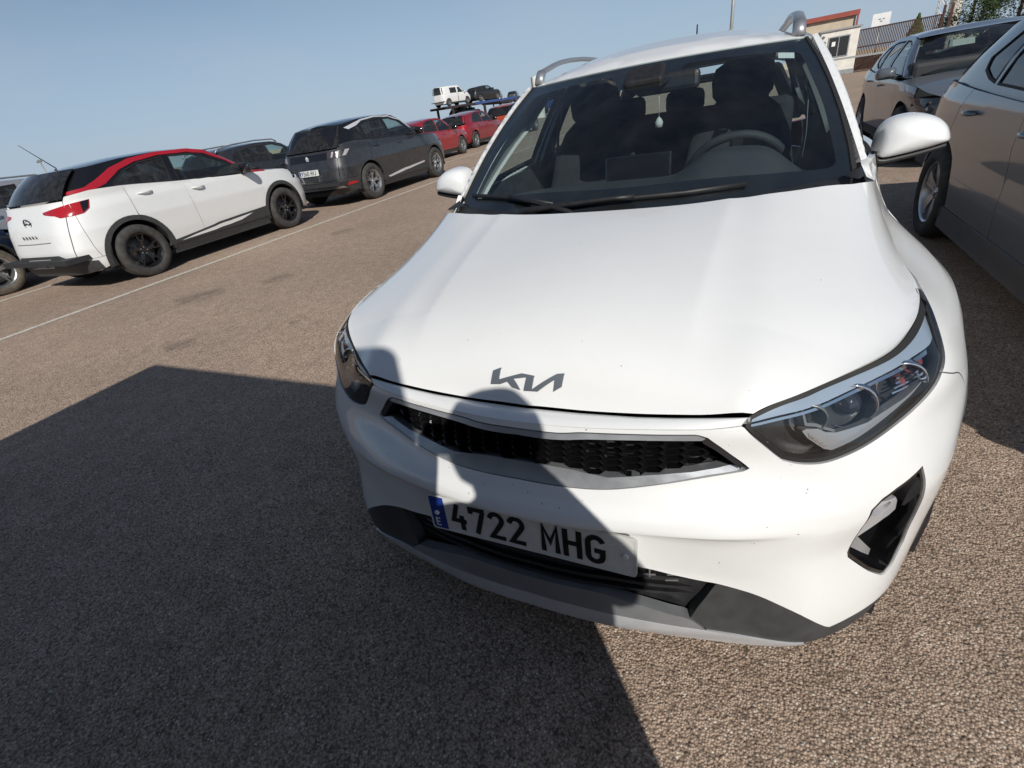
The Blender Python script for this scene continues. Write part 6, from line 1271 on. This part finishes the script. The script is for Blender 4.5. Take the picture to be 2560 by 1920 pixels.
# white silo
si = thing('silo', 'white cylindrical silo beyond the car transporter', 'silo', (-22.6, 60, 0)); b = MB(); b.lathe([(0, .58), (3.9, .58), (4.15, .50), (4.3, .1), (4.3, 0)], 24, 'z'); b.build('tank', M['render_white'], si)
b = MB(); b.box((-.62, -.1, 2.1), (.05, .4, 4.2)); b.build('ladder', M['galv'], si)
# lattice mast and white billboard leg on the right
ms = thing('lattice_mast', 'pale lattice mast rising behind the far grey saloon', 'mast', (18.4, 80, 0)); b = MB()
for (dx, dy) in ((-.35, -.35), (.35, -.35), (.35, .35), (-.35, .35)): b.tube([(dx, dy, 0), (dx*.7, dy*.7, 14)], .05, 6)
for k in range(14): 
    z_ = k*1.0; b.tube([(-.35, -.35, z_), (.35, -.35, z_+1)], .03, 5); b.tube([(.35, -.35, z_), (-.35, -.35, z_+1)], .03, 5)
b.build('lattice', M['board_white'], ms)
cc = thing('concrete_column', 'broad pale concrete column beside the lattice mast', 'column', (19.6, 80, 0)); b = MB(); b.tube([(0, 0, 0), (0, 0, 15)], [.6, .5], 12); b.build('shaft', M['render_white'], cc)
# trees
def leafmat(name, c1, c2):
    m, nt, bs, L = newmat(name); bs.inputs['Roughness'].default_value = .6; tc = nt.nodes.new('ShaderNodeTexCoord'); n = nt.nodes.new('ShaderNodeTexNoise'); n.inputs['Scale'].default_value = 2.5
    c = nt.nodes.new('ShaderNodeValToRGB'); c.color_ramp.elements[0].position = .35; c.color_ramp.elements[0].color = (*c1, 1); c.color_ramp.elements[1].position = .65; c.color_ramp.elements[1].color = (*c2, 1)
    L(tc.outputs['Object'], n.inputs['Vector']); L(n.outputs[0], c.inputs[0]); L(c.outputs[0], bs.inputs['Base Color']); return m
M['leaf_dark'] = leafmat('pine_leaf', (.018, .040, .012), (.060, .085, .022)); M['leaf_light'] = leafmat('bush_leaf', (.05, .10, .012), (.12, .17, .02)); M['bark'] = pm('bark', (.10, .07, .05), .9, noise=(8, .3))
def tree(name, label, loc, h, cw, ch, mat, seed, n=5000, trunk=.16, cone=False, group=None):
    o = thing(name, label, 'tree', loc, 0, group); r = random.Random(seed); b = MB(); b.tube([(0, 0, 0), (.05, .0, h*.4), (-.03, .05, h*.8)], [trunk, trunk*.75, trunk*.35], 8)
    for k in range(9):
        a = r.uniform(0, 6.28); z0 = h-ch+ch*r.uniform(.05, .7); l = cw*r.uniform(.5, .9); b.tube([(0, 0, z0), (l*.5*math.cos(a), l*.5*math.sin(a), z0+l*.25), (l*math.cos(a), l*math.sin(a), z0+l*.35)], [trunk*.3, trunk*.18, trunk*.06], 5)
    b.build('trunk', M['bark'], o); V = []; F = []
    cl = [(r.uniform(-1, 1)*cw*.7, r.uniform(-1, 1)*cw*.7, h-ch*.5+r.uniform(-.45, .45)*ch, r.uniform(.25, .45)*cw) for k in range(26)]
    for i in range(n):
        if cone:
            t = r.random()**.7; z = h-ch*t; rad = cw*t*(.55+.45*r.random()); a = r.uniform(0, 6.28); c = Vector((rad*math.cos(a), rad*math.sin(a), z))
        else:
            q = r.choice(cl); d = Vector((r.gauss(0, 1), r.gauss(0, 1), r.gauss(0, .8))).normalized()*q[3]*r.random()**.4; c = Vector(q[:3])+d
        u = Vector((r.gauss(0, 1), r.gauss(0, 1), r.gauss(0, 1))).normalized(); v = u.orthogonal().normalized(); s = r.uniform(.05, .13)*(cw/2.5)**.5; k = len(V)
        V += [c+u*s, c+v*s*.5, c-u*s, c-v*s*.5]; F.append((k, k+1, k+2, k+3))
    cr_ = MB(); cr_.add(V, F); cr_.build('crown', M[mat], o); return o
tree('conifer_bush', 'bright green conifer bush right of the brown gate', (10.7, 51, 0), 3.05, 1.25, 2.8, 'leaf_light', 1, 4000, .10, True)
tree('pine_tree', 'dark pine at the top right corner, nearest the lattice mast', (16.6, 62, 0), 5.6, 2.4, 4.6, 'leaf_dark', 2, 7000, group='pines at the top right')
tree('pine_tree', 'dark pine at the top right corner, middle of the three', (19.4, 61, 0), 6.4, 2.6, 5.4, 'leaf_dark', 3, 7000, group='pines at the top right')
tree('pine_tree', 'dark pine at the top right corner, farthest right', (22.6, 60, 0), 6.0, 2.6, 5.0, 'leaf_dark', 4, 7000, group='pines at the top right')
# boundary hedge-less wall line in the distance
wl = thing('boundary_wall', 'low pale boundary wall far beyond the parked rows', 'wall', (0, 0, 0)); b = MB(); b.box((-70, 150, .7), (240, .3, 1.4)); b.build('wall', M['render_cream'], wl)

# ---------------------------------------------------------------- car transporter with its load
tp = thing('car_transporter', 'car transporter trailer with a loaded upper deck beyond the red cars', 'truck', (-29.4, 48.4, .2), -.26)
b = MB()
for sx in (-1.15, 1.15): b.box((sx, 9.5, 2.28), (.18, 19, .20))
b.build('upper_deck_rail', M['truck_dark'], tp)
for k in range(10):
    b = MB(); b.box((0, .6+2*k, 2.36), (2.3, 1.3, .05)); b.build('deck_plate', M['truck_dark'], tp)
b = MB(); b.box((1.27, 8.2, 2.30), (.06, 7.5, .24)); b.build('blue_side_rail', M['truck_blue'], tp)
for y_ in (1.0, 6.0, 11.5, 17.5):
    for sx in (-1.15, 1.15): b = MB(); b.box((sx, y_, 1.35), (.16, .22, 1.9)); b.build('deck_post', M['truck_dark'], tp)
b = MB()
for sx in (-1.1, 1.1): b.box((sx, 9.0, .85), (.2, 18, .25))
b.box((0, 9.0, .86), (2.2, 17.5, .06)); b.build('lower_deck', M['truck_dark'], tp)
for y_ in (4.0, 5.2, 6.4):
    for sx in (-1, 1): make_wheel(tp, (sx*1.12, y_, .45), sx, r=.45, wid=.28, rim_r=.26, style='multi')
b = MB(); b.box((0, 20.6, 1.75), (2.45, 2.0, 2.4), bev=.12); b.build('cab', M['truck_blue'], tp)
b = MB(); b.box((0, 19.58, 2.25), (2.0, .04, .7)); b.build('cab_rear_window', M['dark_glass'], tp)
for sx in (-1, 1): make_wheel(tp, (sx*1.1, 20.8, .5), sx, r=.5, wid=.3, rim_r=.29, style='multi')
GP = 'cars on the transporters'
TA = -.26
def on_deck(ob, yfront, z, k=1.0):      # nose yfront metres along the deck of the near transporter
    ob.location = (-29.4-math.sin(TA)*yfront, 48.4+math.cos(TA)*yfront, z+.2); ob.rotation_euler.z = PI+TA; return put(ob, k)
on_deck(build_car('white_van', 'white van at the rear of the transporter upper deck', 'van', van, (0, 0, 0), 0, GP), 4.6, 2.39)
small = var(hatch, paint='black_paint', roof_mat='black_paint', frame_mat='black_paint', step=.14, rear_detail=None, front_detail=None, handles=False, mirrors=False)
on_deck(build_car('dark_hatchback', 'dark car just ahead of the white van on the transporter', 'car', small, (0, 0, 0), 0, GP), 9.7, 2.39, 1.06)
on_deck(build_car('dark_hatchback', 'dark car carried on the lower deck under the white van', 'car', small, (0, 0, 0), 0, GP), 6.0, .90, .93)
t2 = thing('car_transporter', 'second car transporter with two dark cars, farther away to the right', 'truck', (-31.6, 66, 0), .28)
for sx in (-1.15, 1.15): b = MB(); b.box((sx, 14, 2.5), (.18, 30, .22)); b.build('upper_deck_rail', M['truck_dark'], t2)
for k in range(14): b = MB(); b.box((0, .6+2.1*k, 2.62), (2.3, 1.5, .05)); b.build('deck_plate', M['truck_dark'], t2)
for y_ in (1, 8, 15, 22, 28):
    for sx in (-1.15, 1.15): b = MB(); b.box((sx, y_, 1.25), (.16, .22, 2.5)); b.build('deck_post', M['truck_dark'], t2)
b = MB(); b.box((0, 14, .9), (2.2, 28, .2)); b.build('lower_deck', M['truck_dark'], t2)
for y_ in (5.0, 6.3, 20): 
    for sx in (-1, 1): make_wheel(t2, (sx*1.1, y_, .45), sx, r=.45, wid=.28, rim_r=.26, style='multi')
def on_deck2(ob, yf, z): ob.location = (-31.6-math.sin(.28)*yf, 66+math.cos(.28)*yf, z); ob.rotation_euler.z = PI+.28; return ob
on_deck2(build_car('grey_hatchback', 'dark grey car on the farther transporter, nearer the white van', 'car', var(small, paint='dark_grey', roof_mat='dark_grey', frame_mat='dark_grey'), (0, 0, 0), 0, GP), 5.2, 2.66)
on_deck2(build_car('dark_hatchback', 'dark car farthest right on the farther transporter', 'car', var(small, paint='dark_grey', roof_mat='black_paint'), (0, 0, 0), 0, GP), 25.5, 2.66)
# ---------------------------------------------------------------- behind the camera: photographer and lorry, whose shadows fall into the picture
M['skin'] = pm('skin', (.42, .25, .17), .55); M['jacket'] = pm('dark_jacket', (.03, .035, .05), .85, noise=(30, .2)); M['jeans'] = pm('jeans', (.04, .06, .11), .85, noise=(40, .2)); M['hair'] = pm('dark_hair', (.02, .014, .01), .6, noise=(80, .4)); M['eye'] = pm('eye', (.7, .7, .68), .2)
per = thing('person', 'person in dark jacket holding up a phone, casting the head shadow on the hood', 'person', (.68, -.92, -.02))
def skin(name, verts, edges, rad, mat, parent, root=0, sub=2):
    me = bpy.data.meshes.new(name); me.from_pydata(verts, edges, []); o = obj(name, me, mat, parent)
    md = o.modifiers.new('skin', 'SKIN'); md.use_smooth_shade = True
    for i, r in enumerate(rad):
        d = me.skin_vertices[0].data[i]; d.radius = (r, r) if not isinstance(r, tuple) else r; d.use_root = (i == root)
    s = o.modifiers.new('sub', 'SUBSURF'); s.levels = sub; s.render_levels = sub; return o
cl = Vector((.40044, -.64662, 1.3235))-Vector((.68, -.92, -.02))      # lens in the person's frame
ph = cl-fw*.012
lh = ph-rt*.085-fw*.02; rh = ph+rt*.085-fw*.02
sl_, sr_ = Vector((-.19, -.03, 1.30)), Vector((.175, .03, 1.285))
el_, er_ = Vector((-.33, .02, 1.12)), Vector((.20, .13, 1.08))
V = [(0, 0, .95), (0, .0, 1.12), (0, .0, 1.19), (-.01, .0, 1.31), (-.015, .01, 1.42), (-.02, .03, 1.50), (-.02, .045, 1.57), (-.02, .04, 1.625),
     tuple(sl_), tuple(el_), tuple(lh), tuple(sr_), tuple(er_), tuple(rh), (-.10, 0, .88), (-.13, .02, .50), (-.14, -.01, .09), (-.15, .16, .04), (.10, .02, .88), (.13, .05, .50), (.135, .02, .09), (.15, .19, .04)]
E = [(0, 1), (1, 2), (2, 3), (3, 4), (4, 5), (5, 6), (6, 7), (3, 8), (8, 9), (9, 10), (3, 11), (11, 12), (12, 13), (0, 14), (14, 15), (15, 16), (16, 17), (0, 18), (18, 19), (19, 20), (20, 21)]
Rr = [(.17, .12), (.165, .12), (.165, .12), (.10, .09), .050, (.085, .095), (.092, .105), (.075, .085), .075, .055, .034, .075, .055, .034, .10, .065, .048, .04, .10, .065, .048, .04]
skin('body', V, E, Rr, M['jacket'], per)
b = MB(); Vc = []; n_ = 24; rows = [(.46, .235, .15), (.60, .225, .15), (.80, .215, .15), (.98, .205, .15), (1.12, .20, .15), (1.21, .19, .14), (1.27, .15, .11)]
for (z_, hw_, hd_) in rows:
    for k in range(n_): a_ = 2*math.pi*k/n_; Vc.append((hw_*math.cos(a_)*(1+.03*math.sin(7*a_)*(1.2-z_)), hd_*math.sin(a_), z_))
b.add(Vc, [(i*n_+k, i*n_+(k+1) % n_, (i+1)*n_+(k+1) % n_, (i+1)*n_+k) for i in range(len(rows)-1) for k in range(n_)], True); b.build('coat', M['jacket'], per)
# hands: palm and five fingers closed on the phone's edge
for sgn, h, wr_ in ((-1, lh, el_), (1, rh, er_)):
    hv = [tuple(h), tuple(h+up*.03-fw*.005)]; he = [(0, 1)]; hr = [.028, .026]
    for k in range(4):
        b0 = h+up*(.035-.02*k)-fw*.012; i0 = len(hv); hv += [tuple(b0), tuple(b0-rt*sgn*.035-fw*.006), tuple(b0-rt*sgn*.060-fw*.002)]; he += [(1 if k < 2 else 0, i0), (i0, i0+1), (i0+1, i0+2)]; hr += [.010, .009, .0075]
    i0 = len(hv); t0 = h-up*.015-fw*.02; hv += [tuple(t0-rt*sgn*.01), tuple(t0-rt*sgn*.04-fw*.012), tuple(t0-rt*sgn*.055-fw*.01)]; he += [(0, i0), (i0, i0+1), (i0+1, i0+2)]; hr += [.013, .011, .009]
    skin('hand', hv, he, hr, M['skin'], per, sub=1)
b = MB(); b.lathe([(1.44, .0), (1.455, .05), (1.49, .078), (1.54, .090), (1.60, .088), (1.64, .070), (1.662, .0)], 20, 'z', c=(-.02, .058, 0)); fc = b.build('face', M['skin'], per)
b = MB(); b.tube([(-.02, .140, 1.565), (-.02, .163, 1.538), (-.02, .148, 1.528)], [.008, .012, .010], 8); b.build('nose', M['skin'], fc)
for sx in (-1, 1):
    b = MB(); b.lathe([(-.01, .0), (-.007, .008), (0, .011), (.007, .008), (.01, 0)], 10, 'y', c=(-.02+sx*.033, .140, 1.568)); b.build('eye', M['eye'], fc)
    b = MB(); b.tube([(-.02+sx*.092, .045, 1.525), (-.02+sx*.101, .04, 1.55), (-.02+sx*.095, .04, 1.58)], [.008, .014, .009], 8); b.build('ear', M['skin'], fc)
b = MB(); b.tube([(-.045, .138, 1.495), (-.02, .146, 1.493), (.005, .138, 1.495)], .006, 6); b.build('mouth', M['coping'], fc)
b = MB(); b.lathe([(1.50, .094), (1.56, .104), (1.62, .098), (1.66, .070), (1.678, .0)], 18, 'z', c=(-.02, .030, 0)); b.build('hair', M['hair'], per)
phn = thing('phone', 'black phone held up in both hands of the person', 'phone', (0, 0, 0)); b = MB(); b.box((0, 0, 0), (.160, .075, .008), bev=.003); Mx = Matrix(((rt.x, up.x, -fw.x, 0), (rt.y, up.y, -fw.y, 0), (rt.z, up.z, -fw.z, 0), (0, 0, 0, 1)))
po = Vector((.40044, -.64662, 1.3235))-fw*.009
b.V = [tuple(Mx @ Vector(v)+po) for v in b.V]; b.build('case', M['black_gloss'], phn)
# lorry
lo = thing('box_lorry', 'white box lorry standing behind the photographer, casting the broad shadow on the left', 'lorry', (0, 0, 0))
LX0, LX1, LY, LH = -1.80, .87, -1.42, 2.30
xm = (LX0+LX1)/2; wd = LX1-LX0
b = MB(); b.box((xm, LY-1.0, (LH+.45)/2), (wd, 2.0, LH-.45), bev=.05); b.build('cab', M['white2'], lo)
b = MB(); b.box((xm, LY-4.6, 1.55), (wd-.04, 5.0, LH-.9)); b.build('box', M['white2'], lo)
b = MB(); b.box((xm, LY+.004, 1.72), (wd-.30, .03, .78), bev=.01); b.build('windscreen', M['dark_glass'], lo)
b = MB(); b.box((xm, LY+.01, 1.0), (wd-.5, .03, .34)); b.build('grille', M['black'], lo)
b = MB(); b.box((xm, LY-.05, .50), (wd-.02, .30, .32), bev=.04); b.build('bumper', M['trim'], lo)
for sx in (-1, 1):
    b = MB(); b.box((xm+sx*(wd/2-.28), LY+.01, .78), (.34, .04, .16)); b.build('headlamp', M['reflector'], lo)
    b = MB(); b.box((xm+sx*(wd/2-.0)-sx*.004, LY-.95, 1.70), (.02, .85, .62)); b.build('side_window', M['dark_glass'], lo)
    for y_ in (LY-.95, LY-5.6): make_wheel(lo, (xm+sx*(wd/2-.16), y_, .45), sx, r=.45, wid=.26, rim_r=.27, style='multi')
b = MB(); b.box((xm, LY-3.6, .62), (.9, 6.6, .2)); b.build('chassis', M['black'], lo)
